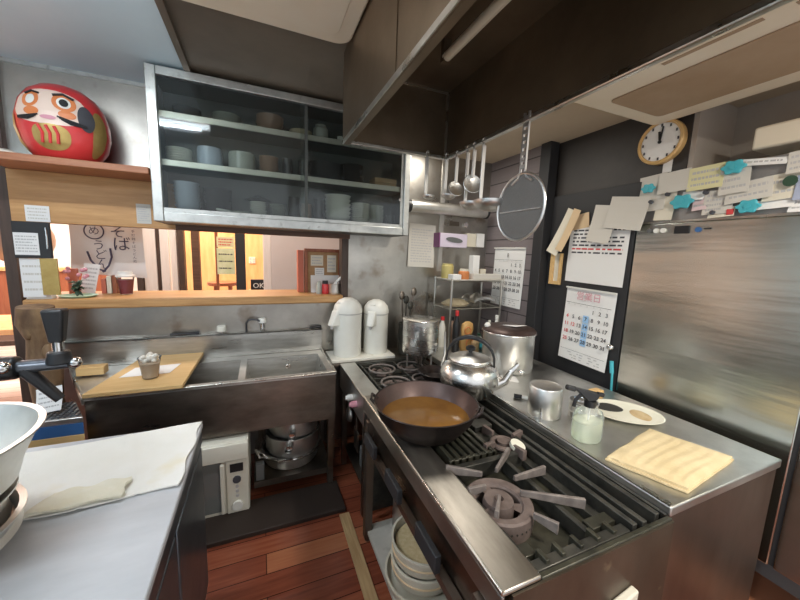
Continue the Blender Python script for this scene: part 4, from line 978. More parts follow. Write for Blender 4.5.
t2=thermos('slimmer white thermos jug on the right of the stained tray',.862,2.515,.098,.43,R(232))
# filter can with conical foot
fc=thing('oil_filter_can','tall aluminium can with a funnel-shaped bottom on the low stove','can',(1.08,2.13,.78))
cc=(1.08,2.13,.781)
MB().lathe([(0,.0),(.012,0),(.016,.012),(.075,.085),(.127,.105),(.132,.12),(.132,.345),(.136,.35),(.130,.354),(0,.356)],cc,40).build('body','alu_b',fc)
MB().tube([(cc[0]+.08,cc[1]-.108,.965),(cc[0]+.06,cc[1]-.13,.955),(cc[0]+.06,cc[1]-.13,.915),(cc[0]+.08,cc[1]-.108,.905)],.006).build('handle','alu',fc)
for a in (60,180,300): MB().cyl((cc[0]+.10*math.cos(R(a)),cc[1]+.10*math.sin(R(a)),.781),(cc[0]+.10*math.cos(R(a)),cc[1]+.10*math.sin(R(a)),.885),.007,n=8).build('foot','alu',fc)
ut=thing('utensil_jar','dark jar of black spoons behind the filter can','jar',(1.22,2.44,.766))
tag(ut,'dark jar of black spoons behind the filter can','jar')
MB().lathe([(0,0),(.06,0),(.065,.02),(.065,.26),(.06,.26),(.058,.02),(0,.01)],(1.12,2.48,.766)).build('jar','iron',ut)
for k,(dx,dy,h) in enumerate(((-.03,0,.52),(.0,.02,.48),(.03,-.01,.55),(.01,-.03,.44))):
    o=MB().cyl((1.12+dx*.5,2.48+dy,.80),(1.12+dx*1.6,2.48+dy,.766+h-.05),.006,n=8).ball((1.12+dx*1.7,2.48+dy,.766+h-.03),.026,sy=.4,sz=1.4,n=12).build('spoon','iron' if k%2 else 'steel_dark',ut)
sp=thing('small_frying_pan','small dark frying pan with a thin upright handle on the low stove behind the kettle','pan',(1.06,1.85,.786))
c=(1.065,1.85,.787)
MB().lathe([(0,0),(.085,0),(.12,.045),(.122,.046),(.117,.047),(.083,.004),(0,.004)],c,36).build('body','pan',sp)
MB().tube([(1.15,1.93,.83),(1.20,1.975,.90),(1.205,1.99,1.0),(1.20,1.985,1.06)],.008).build('handle','alu',sp)

# ================================================================== BIG RANGE
rg=thing('gas_range','long stainless gas range with iron grates beside the island','range',(.86,1.1,0))
GX0,GX1,GY0,GY1,GZ=.52,1.20,.53,1.70,.80
MB().box(GX0,.648,GY0,GY1,.785,GZ).box(GX0,GX0+.012,GY0,GY1,.715,.79).build('front_rail','rail',rg,bevel=.006,seg=3)
MB().cyl((GX0+.004,GY0+.002,GZ-.004),(GX0+.004,GY1-.002,GZ-.004),.0058,n=12).build('rail_edge','hood_lip',rg,label='bright highlight strip along the rail edge')  # edge highlight laid in as a strip of brighter steel
MB().box(.648,GX1,GY0+.002,GY1,.60,.722).build('drip_pan','iron_green',rg)
MB().box(.648,GX1,GY0,GY0+.016,.60,.792).build('near_wall','iron_green',rg,bevel=.003)
MB().box(.648,GX1,GY1-.014,GY1,.60,.792).box(GX1-.012,GX1,GY0+.016,GY1-.014,.60,.795).build('rear_wall','iron',rg)
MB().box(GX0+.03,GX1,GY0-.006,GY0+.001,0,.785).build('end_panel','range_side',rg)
MB().box(GX0+.02,.60,GY0+.02,GY1-.02,.56,.71).build('valve_box','steel_dark',rg)
MB().box(GX0-.012,GX0+.016,GY0+.02,GY1-.06,.555,.585).build('gas_bar','island_side',rg)
for y in (1.48,1.17,.86): MB().box(GX0-.035,GX0-.012,y-.075,y+.075,.60,.665).build('valve_handle','black_soft',rg,bevel=.004)
for y in (1.58,.60):
    for x in (.525,1.15): MB().box(x-.02,x+.02,y-.02,y+.02,.02,.71).cyl((x,y,0),(x,y,.02),.015,n=12).build('leg','island_side',rg)
MB().box(.52,1.19,.56,1.60,.05,.07).build('lower_shelf','shelfmetal',rg)
MB().box(.56,1.19,GY1-.01,GY1,.07,.6).build('back_panel','iron',rg)
# grates: slatted side plates, ribs
ZT=.800
for x0,x1,y0,y1 in ((.672,.90,1.02,1.66),):
    s_=MB()
    n=7
    for i in range(n):
        x=x0+(x1-x0)*(i+.5)/n; s_.box(x-.009,x+.009,y0,y1,.765,ZT)
    s_.box(x0,x1,y0,y0+.018,.765,ZT-.004).box(x0,x1,y1-.018,y1,.765,ZT-.004).box(x0,x1,(y0+y1)/2-.01,(y0+y1)/2+.01,.760,ZT-.006)
    s_.build('slatted_grate','iron_green',rg,bevel=.003)
rb=MB()
for x,h in ((1.055,.006),(1.105,0),(1.165,.010)): rb.box(x-.010,x+.010,.555,1.68,.735,.79+h)
for x in (1.03,1.08,1.135,1.182): rb.box(x-.022,x+.022,.555,1.68,.722,.752)
rb.build('ribbed_side_plate','iron',rg,bevel=.003)
# near burner with frame and prongs
BC=(.728,.797)
fr=MB()
for a in ((.655,1.03,.552,.585),(.655,1.03,.985,1.012)): fr.box(a[0],a[1],a[2],a[3],.722,.785)
for a in ((.655,.672,.585,.985),(.905,.925,.585,.985)): fr.box(a[0],a[1],a[2],a[3],.722,.775)
fr.build('burner_frame','iron',rg,bevel=.003)
for x in (.70,.76,.83,.90,.97): B(x-.007,x+.007,.560,.60,.722,.796).build('frame_tooth','iron_green',rg,bevel=.002)
for x0,x1 in ((.66,.70),(.93,1.03)): B(x0,x1,.60,.64,.722,.78).build('frame_block','iron_green',rg,bevel=.002)
def burner(c,r,kids):
    b=thing  # noqa
    o=MB().lathe([(r*.66,.0),(r,0),(r*1.02,.03),(r,.062),(r*.95,.068),(r*.72,.063),(r*.66,.055),(r*.66,.0)],(c[0],c[1],.722),52).build('burner_ring','burner',kids)
    MB().lathe([(0,0),(r*.44,0),(r*.47,.05),(r*.43,.068),(r*.14,.072),(r*.09,.058),(0,.058)],(c[0],c[1],.722),36).build('burner_cap','burner',o)
    for a_ in (-60,75,190):
        MB().lathe([(r*.45,0),(r*.67,0),(r*.67,.056),(r*.45,.056)],(c[0],c[1],.722),8,a0=R(a_),a1=R(a_+34)).build('burner_bridge','burner',o)
    fs=MB()
    for q_ in range(40):
        a_=2*PI*q_/40; fs.cyl((c[0]+r*1.0*math.cos(a_),c[1]+r*1.0*math.sin(a_),.757),(c[0]+r*1.028*math.cos(a_),c[1]+r*1.028*math.sin(a_),.757),.0032,n=6)
    fs.build('flame_ports','iron',o)['kind']='stuff'
    return o
burner(BC,.112,rg)
def prong(c,ang,r0,r1,z=.795,h=.022,m='prong'):
    d=Vector((math.cos(R(ang)),math.sin(R(ang)),0)); s_=Vector((-d.y,d.x,0)); C=Vector((c[0],c[1],0))
    def P(a,b,zz): return tuple(C+d*a+s_*b+Vector((0,0,zz)))
    MB().hexa([P(r0,-.009,z-h),P(r1,-.012,z-h*1.8),P(r1,.012,z-h*1.8),P(r0,.009,z-h)],[P(r0,-.007,z),P(r1,-.010,z+.004),P(r1,.010,z+.004),P(r0,.007,z)]).build('pan_support',m,rg,bevel=.002)
def bar(a,b,w=.008,z=.812,m='prong'):
    a=Vector((a[0],a[1],0)); b=Vector((b[0],b[1],0)); d=(b-a).normalized(); s_=Vector((-d.y,d.x,0))*w
    def P(p,k,zz): q_=p+s_*k; return (q_.x,q_.y,zz)
    MB().hexa([P(a,-1,z-.035),P(b,-.8,z-.022),P(b,.8,z-.022),P(a,1,z-.035)],[P(a,-.8,z),P(b,-.6,z-.003),P(b,.6,z-.003),P(a,.8,z)]).build('pan_support',m,rg,bevel=.002)
for a,b in (((.635,.99),(.745,.912)),((.60+.045,.855),(.715,.852)),((.668,.735),(.728,.795)),((.995,.857),(.842,.853)),((.985,.675),(.810,.787)),((.815,.630),(.778,.694)),((.946,1.005),(.808,.912))): bar(a,b)
# far right burner
B2=(.985,1.08)
MB().box(.925,1.03,1.012,1.66,.722,.762).build('side_plate','iron',rg,bevel=.003)
pl=MB().ring((B2[0],B2[1],.775),.048,.012,28).cyl((B2[0],B2[1],.762),(B2[0],B2[1],.79),.028,n=20).build('pilot_burner','burner',rg)
MB().cyl((B2[0]+.025,B2[1]-.055,.786),(B2[0]+.027,B2[1]-.060,.800),.033,n=22).build('disc_cap','plate',pl)
for a in (10,100,190,275): prong(B2,a,.06,.12,z=.805,m='burner')
for y in (1.25,1.42,1.58): MB().box(.93,1.03,y-.035,y+.035,.762,.79).build('iron_block','iron',rg,bevel=.004)
b3=burner((.785,1.34),.10,rg)

# pan
fp=thing('iron_pan','wide round iron pan with amber oil standing on the range','pan',(.69,1.275,.806))
c=(.69,1.275,.8065)
MB().lathe([(0,0),(.150,0),(.165,.006),(.215,.07),(.236,.125),(.240,.128),(.236,.131),(.232,.128)],c,56).build('outside','pan',fp)
MB().lathe([(.2325,.128),(.211,.070),(.160,.010),(.148,.006),(0,.006)],c,56).build('inside','pan_in',fp)
MB().lathe([(0,.058),(.2015,.058),(.203,.0577),(.18,.04),(0,.010)],c,56).build('oil','oil',fp)
for a in (155,-45):
    d=Vector((math.cos(R(a)),math.sin(R(a)),0)); s_=Vector((-d.y,d.x,0)); C=Vector(c)
    MB().tube([tuple(C+d*.225+s_*.035+Vector((0,0,.112))),tuple(C+d*.25+s_*.028+Vector((0,0,.135))),tuple(C+d*.252-s_*.028+Vector((0,0,.135))),tuple(C+d*.225-s_*.035+Vector((0,0,.112)))],.007).build('lug_handle','pan',fp)
# kettle
kt=thing('kettle','round aluminium kettle with a black arched handle on the range','kettle',(1.06,1.51,.806))
c=(1.085,1.51,.8285)
MB().box(.98,1.19,1.44,1.455,.796,.828).box(.98,1.19,1.565,1.58,.796,.828).box(1.0,1.015,1.455,1.565,.80,.822).build('trivet','iron',rg,bevel=.002)
MB().lathe([(0,0),(.113,0),(.136,.012),(.163,.065),(.166,.105),(.155,.15),(.118,.184),(.112,.186),(.112,.194),(.106,.196),(0,.19)],c,48).build('body','alu_b',kt)
MB().lathe([(0,.232),(.03,.230),(.085,.216),(.112,.204),(.116,.197),(.108,.193),(0,.193)],c,48).build('lid','alu',kt)
MB().lathe([(0,.232),(.010,.232),(.012,.242),(.026,.248),(.028,.262),(.015,.272),(0,.273)],c,24).build('knob','black',kt)
MB().tube([(c[0]+.125,c[1]-.06,c[2]+.045),(c[0]+.185,c[1]-.085,c[2]+.075),(c[0]+.215,c[1]-.10,c[2]+.13),(c[0]+.25,c[1]-.115,c[2]+.175)],.02,n=14,rs=[.034,.027,.017,.012]).build('spout','alu_b',kt)
ha=[]
for i in range(13):
    a=PI*i/12; ha.append((c[0]-.135*math.cos(a)*-1*-.707*1.0, c[1]+.135*math.cos(a)*.707, c[2]+.165+.155*math.sin(a)**.8))
MB().tube(ha,.009,n=12,rs=[.006,.006,.008,.011,.012,.013,.013,.013,.012,.011,.008,.006,.006]).build('handle','black',kt)

# ================================================================== ISLAND COUNTER
il=thing('island_counter','steel island counter with brown stained sides right of the range','counter',(1.57,1.3,0))
MB().box(1.205,1.955,.54,2.64,.785,.82).build('worktop','steel',il,bevel=.005,seg=3)
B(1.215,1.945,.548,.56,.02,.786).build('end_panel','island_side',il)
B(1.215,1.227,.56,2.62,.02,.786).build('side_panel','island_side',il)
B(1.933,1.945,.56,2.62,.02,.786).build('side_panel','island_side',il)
B(1.23,1.93,.57,2.62,.10,.12).build('shelf','steel_dark',il)
B(1.205,1.222,.545,2.62,.82,.826).build('seam_edge','hood_lip',il)
MB().hexa([(.93,.500,.588),(1.02,.500,.600),(1.02,.5238,.600),(.93,.5238,.588)],[(.93,.500,.612),(1.02,.500,.632),(1.02,.5238,.632),(.93,.5238,.612)]).build('pull_handle','bamboo',rg,bevel=.005,label='cream pull handle')
ZI=.8205
bp=thing('stock_pot','large aluminium pot with a dark lid, label and side spigot on the island','pot',(1.605,1.80,ZI))
c=(1.605,1.80,ZI)
MB().lathe([(0,0),(.167,0),(.174,.01),(.174,.265),(.170,.268),(0,.268)],c,48).build('body','alu',bp)
MB().lathe([(.180,.262),(.182,.275),(.168,.292),(.12,.306),(0,.31)],c,48).build('lid','pan_in',bp)
MB().ring((c[0],c[1],c[2]+.266),.178,.006,48).build('rim','alu_b',bp)
q=Matrix.Translation((c[0]+.03,c[1]-.02,c[2]+.3075)) @ Euler((R(-4),R(4),R(20))).to_matrix().to_4x4()
MB().box(-.075,.075,-.05,.05,0,.002,q).build('label','paper',bp)
MB().cyl((c[0]-.05,c[1]-.160,c[2]+.05),(c[0]-.065,c[1]-.215,c[2]+.05),.013,n=14).ball((c[0]-.068,c[1]-.222,c[2]+.05),.019).build('spigot','chrome',bp)
MB().ball((c[0]-.14,c[1]+.06,c[2]+.30),.022).build('knob','white',bp)
tag(MB().hexa([(1.40,1.60,ZI),(1.49,1.54,ZI),(1.53,1.62,ZI),(1.45,1.67,ZI)],[(1.40,1.60,ZI+.003),(1.49,1.54,ZI+.003),(1.53,1.62,ZI+.006),(1.45,1.67,ZI+.006)]).build('paper_slip','paper',loc=(1.46,1.6,ZI)),'white paper slip on the island beside the kettle spout','paper')
cn=thing('aluminium_canister','upturned aluminium canister with a side handle on the island edge','canister',(1.30,1.175,ZI))
c=(1.315,1.175,ZI)
MB().lathe([(0,0),(.078,0),(.080,.004),(.080,.142),(.076,.149),(.072,.150),(.068,.148),(0,.1485)],c,44).build('body','alu',cn)
MB().tube([(c[0]-.066,c[1]-.042,c[2]+.055),(c[0]-.076,c[1]-.055,c[2]+.045),(c[0]-.08,c[1]-.06,c[2]+.014),(c[0]-.062,c[1]-.045,c[2]+.010)],.005).build('handle','alu_b',cn)
lg_=thing('lighter','small black and white lighter on the island behind the canister','lighter',(1.33,1.35,ZI))
MB().cyl((1.36,1.31,ZI+.012),(1.33,1.345,ZI+.012),.011,n=14).build('body','white',lg_); MB().cyl((1.33,1.345,ZI+.012),(1.30,1.375,ZI+.012),.011,n=14).build('nozzle','black',lg_)
t2=thing('steel_tin','short ridged steel tin between the canister and the spray bottle','tin',(1.42,1.06,ZI))
c=(1.465,1.075,ZI)
MB().lathe([(0,0),(.062,0),(.064,.01),(.064,.035),(.067,.038),(.064,.041),(.064,.085),(.068,.09),(.062,.09),(.058,.01),(0,.006)],c,36).build('body','alu',t2)
MB().ring((c[0]-.01,c[1]+.01,c[2]+.094),.028,.005,24).build('ring_lid','chrome',t2)
sb=thing('spray_bottle','clear spray bottle of pale liquid with a black trigger head','spray bottle',(1.315,.935,ZI))
c=(1.315,.935,ZI)
MB().lathe([(0,0),(.062,0),(.068,.008),(.068,.105),(.060,.125),(.030,.142),(.022,.150)],c,40,sx=1.0,sy=.82).build('bottle','bottle',sb)
MB().lathe([(0,.004),(.064,.004),(.064,.085),(0,.085)],c,36,sx=1.0,sy=.82).build('liquid','water',sb)
MB().cyl((c[0],c[1],c[2]+.02),(c[0],c[1],c[2]+.15),.004,n=8).build('dip_tube','white',sb)
MB().cyl((c[0],c[1],c[2]+.148),(c[0],c[1],c[2]+.175),.024,n=20).build('collar','black',sb)
hd_=MB().hexa([(c[0]-.02,c[1]-.014,c[2]+.175),(c[0]+.025,c[1]-.014,c[2]+.175),(c[0]+.025,c[1]+.014,c[2]+.175),(c[0]-.02,c[1]+.014,c[2]+.175)],[(c[0]-.075,c[1]+.02,c[2]+.232),(c[0]+.035,c[1]-.024,c[2]+.205),(c[0]+.045,c[1]+.006,c[2]+.205),(c[0]-.065,c[1]+.045,c[2]+.232)])
hd_.cyl((c[0]-.062,c[1]+.03,c[2]+.222),(c[0]-.10,c[1]+.045,c[2]+.232),.012,n=12)
hd_.build('spray_head','black',sb,bevel=.004)
MB().tube([(c[0]-.035,c[1]+.015,c[2]+.205),(c[0]-.06,c[1]+.025,c[2]+.175),(c[0]-.062,c[1]+.028,c[2]+.145)],.008).build('trigger','black',sb)
MB().tube([(c[0]+.025,c[1]-.01,c[2]+.205),(c[0]+.05,c[1]-.02,c[2]+.20)],.01).build('rear_cap','black',sb)
tag(MB().box(1.72,1.79,1.195,1.245,ZI,ZI+.05).build('sponge','board',loc=(1.75,1.22,ZI),bevel=.006),'small tan scrubbing block behind the spray bottle','block')
pt_=thing('oval_plate','white oval plate scorched black and tan beside the towel','plate',(1.68,1.005,ZI))
def ovp(rs,zs): return None
q=Matrix.Translation((1.70,1.025,ZI)) @ Euler((0,0,R(-38))).to_matrix().to_4x4()
MB().lathe([(0,0),(.11,0),(.115,.003),(.165,.020),(.168,.022),(.163,.024),(.11,.008),(0,.008)],(0,0,0),48,1.05,.80,mtx=q).build('plate','plate',pt_)
MB().lathe([(0,.018),(.03,.017),(.06,.014),(.072,.0085),(0,.0082)],(-.055,.055,0),28,1.0,.72,mtx=q).build('burnt_residue','stain',pt_)
MB().lathe([(0,.0105),(.05,.0104),(.062,.0085),(0,.0082)],(.085,.01,0),28,.8,1.0,mtx=q).build('scorch_mark','scorch',pt_)
# towel
def tf(u,v):
    a=Vector((1.245,.785)); b=Vector((1.335,.560)); c_=Vector((1.735,.605)); d_=Vector((1.655,.868))
    p=a*(1-u)*(1-v)+b*u*(1-v)+c_*u*v+d_*(1-u)*v
    w=.010*math.sin(v*5+u*2)+.006*math.sin(u*21+v*7)
    e=Vector((math.sin(v*17)*.004,math.sin(u*13+1)*.003))
    edge=min(u,1-u,v,1-v)
    return (p.x+e.x, p.y+e.y, ZI+.019+.006*min(1,edge*10)+.0016*math.sin(u*42+1.5*math.sin(v*6))*min(1,edge*8)+.002*math.sin(v*11+u*3))
tw=thing('folded_towel','folded cream cotton towel on the near corner of the island','towel',(1.5,.7,ZI))
MB().sheet(tf,48,48,.0115).build('upper_fold','towel',tw,angle=80)
def tf2(u,v):
    p=tf(u,v); q_=tf(.5,.5)
    return (q_[0]+(p[0]-q_[0])*1.03,q_[1]+(p[1]-q_[1])*1.03,ZI+.0098+.0015*math.sin(u*19)*math.sin(v*15))
MB().sheet(tf2,30,30,.008).build('lower_fold','towel',tw,angle=80)

# ================================================================== WIRE RACK AND CLUTTER ON THE ISLAND
rk=thing('wire_rack','two-tier chrome wire rack at the back end of the island','rack',(1.68,2.42,ZI))
for x in (1.43,1.93):
    for y in (2.30,2.58): MB().cyl((x,y,ZI),(x,y,1.41),.010,n=10).build('post','wire',rk)
w=MB()
for z in (1.39,1.16):
    for y in (2.30,2.58): w.cyl((1.43,y,z),(1.93,y,z),.006,n=8)
    for x in (1.43,1.93): w.cyl((x,2.30,z),(x,2.58,z),.006,n=8)
    for i in range(1,12): w.cyl((1.43+.5*i/12,2.30,z-.004),(1.43+.5*i/12,2.58,z-.004),.0025,n=6)
w.build('wire_shelves','wire',rk)
B(1.42,1.94,2.29,2.59,1.397,1.403).build('top_board','paper_g',rk)
ZR=1.4035
def item(name,mb,m,lab,cat,loc,bev=.003): return tag(mb.build(name,m,loc=loc,bevel=bev),lab,cat)
item('tea_tin',MB().lathe([(0,0),(.05,0),(.052,.005),(.052,.105),(.046,.11),(.046,.122),(0,.123)],(1.475,2.46,ZR)),'yellowtin','round yellow tea tin at the left end of the rack top','tin',(1.475,2.46,ZR),0)
item('carton',B(1.435,1.515,2.30,2.38,ZR,ZR+.04),'paper','low white carton at the front left of the rack top','carton',(1.47,2.34,ZR))
ob=thing('orange_jar','squat orange jar with a lighter cap on the rack top','jar',(1.575,2.36,ZR))
MB().lathe([(0,0),(.043,0),(.046,.008),(.046,.06),(.035,.068),(0,.068)],(1.575,2.36,ZR)).build('jar','orange',ob)
MB().lathe([(.037,.068),(.037,.085),(0,.086)],(1.575,2.36,ZR)).build('cap','paper_c',ob)
item('carton',B(1.64,1.925,2.31,2.40,ZR,ZR+.045),'paper_g','long white carton along the front of the rack top','carton',(1.78,2.35,ZR))
item('tall_carton',B(1.735,1.80,2.46,2.53,ZR,ZR+.20),'paper','tall white carton standing behind the long one on the rack','carton',(1.77,2.5,ZR))
item('small_box',B(1.83,1.89,2.48,2.54,ZR,ZR+.08),'paper_c','small cream box at the right end of the rack top','box',(1.86,2.5,ZR))
hb=MB().lathe([(0,0),(.11,0),(.13,.02),(.08,.05),(.06,.055),(0,.055)],(1.56,2.44,1.168),32,1,.75); item('straw_mat',hb,'tan','flattened tan straw cover on the middle tier of the rack','cover',(1.56,2.44,1.168),0)
item('foil_pack',MB().sheet(lambda u,v:(1.68+.22*u,2.33+.2*v,1.222+.025*math.sin(u*9)*math.sin(v*7)+.03*u*(1-u)*4),14,14,.02),'alu','crumpled silvery packet on the middle tier of the rack','packet',(1.79,2.43,1.17),0)
ct=[('soy_bottle','tall dark bottle with a red cap at the left foot of the rack','bottle',1.450,2.23,.030,.34,'black','red'),
('sauce_bottle','dark brown bottle behind the tall dark one at the rack foot','bottle',1.50,2.38,.034,.26,'dish_b','black'),
('white_bottle','upper white plastic bottle in front of the right rack posts','bottle',1.84,2.22,.030,.29,'white','white'),
('white_bottle','slim translucent bottle left of the white plastic bottle','bottle',1.765,2.22,.022,.25,'dish_w','dish_w'),
('spice_jar','small green-capped jar behind the stock pot','jar',1.70,2.26,.034,.13,'dish_g','green'),
('spice_jar','small clear-brown jar behind the kettle handle','jar',1.62,2.20,.034,.12,'tanbox','ink'),
('spice_jar','short white jar with a red cap at the foot of the rack','jar',1.42,2.40,.034,.26,'dish_w','red')]
for nm,lab,cat,x,y,r,h,m1,m2 in ct:
    o=thing(nm,lab,cat,(x,y,ZI))
    MB().lathe([(0,0),(r*.95,0),(r,.006),(r,h*.66),(r*.45,h*.82),(r*.42,h*.90),(0,h*.90)],(x,y,ZI),24).build('body',m1,o)
    MB().lathe([(r*.5,h*.88),(r*.5,h),(0,h)],(x,y,ZI),20).build('cap',m2,o)
for k,(x,y,z,r) in enumerate(((1.56,2.22,ZI+.16,.055),(1.60,2.22,ZI+.055,.060),(1.545,2.30,ZI+.05,.05))):
    pass
op=thing('snack_bag','amber-orange printed snack bag propped at the foot of the rack','bag',(1.56,2.24,ZI))
MB().lathe([(0,0),(.055,.004),(.068,.05),(.06,.10),(.05,.135),(.06,.18),(.052,.225),(.02,.245),(0,.246)],(1.56,2.24,ZI),24,1,.45).build('bag','orange2',op)
MB().ring((1.55,2.212,ZI+.175),.028,.005,20,'y').build('print_ring','orange',op)
MB().ring((1.575,2.212,ZI+.07),.033,.006,20,'y').build('print_ring','orange',op)
item('green_cloth',MB().sheet(lambda u,v:(1.66+.16*u,2.10+.12*v,ZI+.05+.02*math.sin(u*8+v*3)),12,12,.028),'teal','crumpled dark green cloth behind the stock pot','cloth',(1.72,2.15,ZI),0)
# under the range
tbs=[('bottom cream tub with a wide lip in the stack under the range',0,.175,.055,'bamboo'),('second stained tub from the bottom of the stack under the range',.056,.150,.085,'bamboo'),('upper stained tub in the stack under the range',.142,.150,.085,'bamboo')]
TC=(.685,1.215)
for lab,z,r,h,m in tbs:
    o=thing('enamel_tub',lab,'tub',(TC[0],TC[1],.0705+z))
    c=(TC[0],TC[1],.0705+z)
    MB().lathe([(0,0),(r*.93,0),(r*.97,.01),(r,h-.012),(r+.006,h-.008),(r+.006,h),(r-.004,h),(r-.008,.012),(0,.006)],c,40).build('body',m,o)
    if h>.06: MB().ring((c[0],c[1],c[2]+h*.5),r*.995,.004,40).build('band','kraft',o)
    if z>.1: MB().lathe([(0,.05),(r*.90,.05),(r*.92,.046),(0,.03)],c,36).build('contents','grain',o)
o=pot('dull steel pot at the back of the shelf under the range',(.745,1.505,.0705),.095,.20,'steel')
MB().cyl((.68,1.435,.21),(.64,1.395,.21),.022,n=16).build('handle_socket','chrome',o)
cr_=MB().box(.60,.80,1.80,2.02,.156,.30); tag(cr_.build('storage_crate','crate',loc=(.68,1.9,.156),bevel=.006),'grey crate on the shelf under the low stove','crate')
sl=thing('hanging_spatula','dark long-handled spatula hanging under the low stove','spatula',(.62,2.05,.59))
MB().cyl((.60,2.10,.59),(.60,2.10,.36),.008,n=10).build('handle','steel_dark',sl); MB().box(.594,.606,2.05,2.15,.22,.37).build('blade','steel_dark',sl,bevel=.004)
ls=thing('hanging_scoop','dull round scoop hanging beside the spatula under the low stove','scoop',(.55,2.2,.59))
MB().cyl((.575,2.22,.59),(.575,2.22,.48),.007,n=10).build('handle','steel',ls); MB().ball((.575,2.20,.44),.055,sx=.5,n=18).build('bowl','steel',ls)

# ================================================================== LEFT WORK COUNTER
wc=thing('work_counter','scuffed white-topped work counter in the left foreground','counter',(-.8,.5,0))
B(-1.5,-.236,-.5,1.53,.838,.858).build('worktop','whiteboard',wc,bevel=.004)
B(-1.49,-.25,-.49,1.52,.06,.837).build('body','cabside',wc)
B(-.252,-.240,-.5,1.525,.775,.837).build('edge_rail','cabside',wc,bevel=.003)
for y0,y1 in ((1.05,1.50),(.56,1.03),(.06,.54)): B(-.250,-.240,y0,y1,.12,.765).build('side_door','cabside',wc,bevel=.004)
for y in (1.45,-.4):
    for x in (-1.4,-.3): MB().cyl((x,y,0),(x,y,.062),.03,n=12).build('foot','black',wc)
def cf(u,v):
    a=Vector((-.76,1.10)); b=Vector((-.247,1.115)); c_=Vector((-.240,1.522)); d_=Vector((-1.05,1.455))
    p=a*(1-u)*(1-v)+b*u*(1-v)+c_*u*v+d_*(1-u)*v
    z=.8660+.003*math.sin(u*14+3*v)*math.sin(v*9+u)+.012*math.exp(-((v-.12-.1*math.sin(u*5))/.10)**2)*max(0,1-u*1.7)*(1+.5*math.sin(u*30))
    z+=.003*math.exp(-((u-.55+.12*v)/.012)**2)+.003*math.exp(-((u-.80+.1*v)/.012)**2)
    return (p.x+.006*math.sin(v*13), p.y+.008*math.sin(u*9), z)
cc_=MB().sheet(cf,60,40,.0045).build('counter_cloth','cloth',loc=(-.6,1.3,.858),angle=80); tag(cc_,'wide white cotton cloth spread on the left work counter','cloth')
def cf3(u,v):
    a=Vector((-.595,1.09)); b=Vector((-.385,1.112)); c_=Vector((-.385,1.20)); d_=Vector((-.565,1.185))
    p=a*(1-u)*(1-v)+b*u*(1-v)+c_*u*v+d_*(1-u)*v
    return (p.x+.004*math.sin(v*9),p.y+.004*math.sin(u*11),.8765+.003*math.sin(u*15+v*4)*math.sin(v*8)+.006*(1-v)*(1-u))
MB().sheet(cf3,30,16,.007).build('stained_fold','stainedcloth',cc_,angle=80,label='yellowed folded edge')
# bowls at left edge
c=(-.80,1.08,.867)
def sbowl(lab,c,r,h,m='alu_b',b=.45):
    o=thing('steel_bowl',lab,'bowl',c)
    MB().lathe([(0,0),(r*b,0),(r*(b+.1),.008),(r*(.55+.45*b),h*.45),(r,h),(r+.010,h+.002),(r+.010,h+.006),(r-.004,h+.005),(r*(.53+.45*b),h*.46),(r*(b+.07),.012),(0,.005)],c,48).build('body',m,o)
    return o
sbowl('flat steel tray-bowl lowest in the stack at the left picture edge',(-.765,1.0,.884),.205,.05,'steel',.9)
sbowl('deep steel bowl resting in the lowest one at the left picture edge',(-.765,1.0,.912),.195,.080,'steel',.86)
o=sbowl('wide steel bowl on top of the stack at the left picture edge',(-.765,1.0,1.0),.262,.13,'steel',.70); o.rotation_euler=(0,R(-3),0)

# ================================================================== DRINK TOWER, DRIP BOX, LOG POST
db=thing('drip_box','striped blue and tan box with a perforated drip grid left of the sink','drip tray',(-.95,2.1,0))
DP=[(-1.085,2.0),(-.815,2.0),(-.925,2.215),(-1.085,2.215)]
def dpoly(e): return [(-1.085-e,2.0-e),(-.815+e,2.0-e),(-.925+e,2.215),(-1.085-e,2.215)]
MB().prism(dpoly(0),(.02,.59)).build('cabinet','gunmetal',db,bevel=.004)
MB().prism(dpoly(.002),(.59,.662)).build('tan_band','board',db,bevel=.002)
MB().prism(dpoly(.0015),(.662,.722)).build('blue_band','blue',db,bevel=.002)
MB().prism(dpoly(.002),(.722,.75)).build('tray_rim','alu',db,bevel=.003)
g=MB()
for i in range(11):
    x=-1.075+.023*i; g.box(x,x+.008,2.012,min(2.205,2.2-(x+.93)*1.9 if x>-.93 else 2.205),.7505,.756)
for j in range(8):
    y=2.02+.025*j; g.box(-1.075,-.84-(y-2.0)*.51,y,y+.006,.7505,.755)
g.build('grid','gunmetal',db)
note('crumpled_receipt','crumpled white receipt propped on the drip grid','receipt',(-.975,2.11,.815),.10,.12,BACK,R(-8),'paper',lines=4,curl=.03,tiltx=R(-18))
to=thing('drink_tower','black draught tap with an upright lever in front of the log post','tap',(-1.0,1.70,0))
MB().cyl((-1.02,1.70,0),(-1.02,1.70,1.10),.045,n=20).build('column','gunmetal',to)
MB().cyl((-1.06,1.70,1.105),(-.715,1.70,1.115),.030,.022,n=20).build('crossbar','gunmetal',to)
MB().cyl((-.965,1.70,1.108),(-.865,1.70,1.110),.050,.044,n=24).build('hub','black',to,bevel=.010,seg=3)
MB().ball((-.885,1.655,1.125),.022).build('bolt','chrome',to); MB().ball((-.695,1.695,1.116),.022).build('bolt','chrome',to); MB().ball((-.945,1.66,1.165),.038).build('knob','black',to)
MB().cyl((-.745,1.70,1.115),(-.745,1.70,1.165),.042,.034,n=20).build('lever_base','black',to,bevel=.006)
MB().cyl((-.745,1.70,1.165),(-.745,1.70,1.205),.018,n=18).build('collar','chrome',to)
MB().hexa([(-.767,1.68,1.2),(-.723,1.68,1.2),(-.723,1.72,1.2),(-.767,1.72,1.2)],[(-.778,1.67,1.335),(-.708,1.67,1.335),(-.708,1.73,1.335),(-.778,1.73,1.335)]).build('lever','black',to,bevel=.01,seg=3)
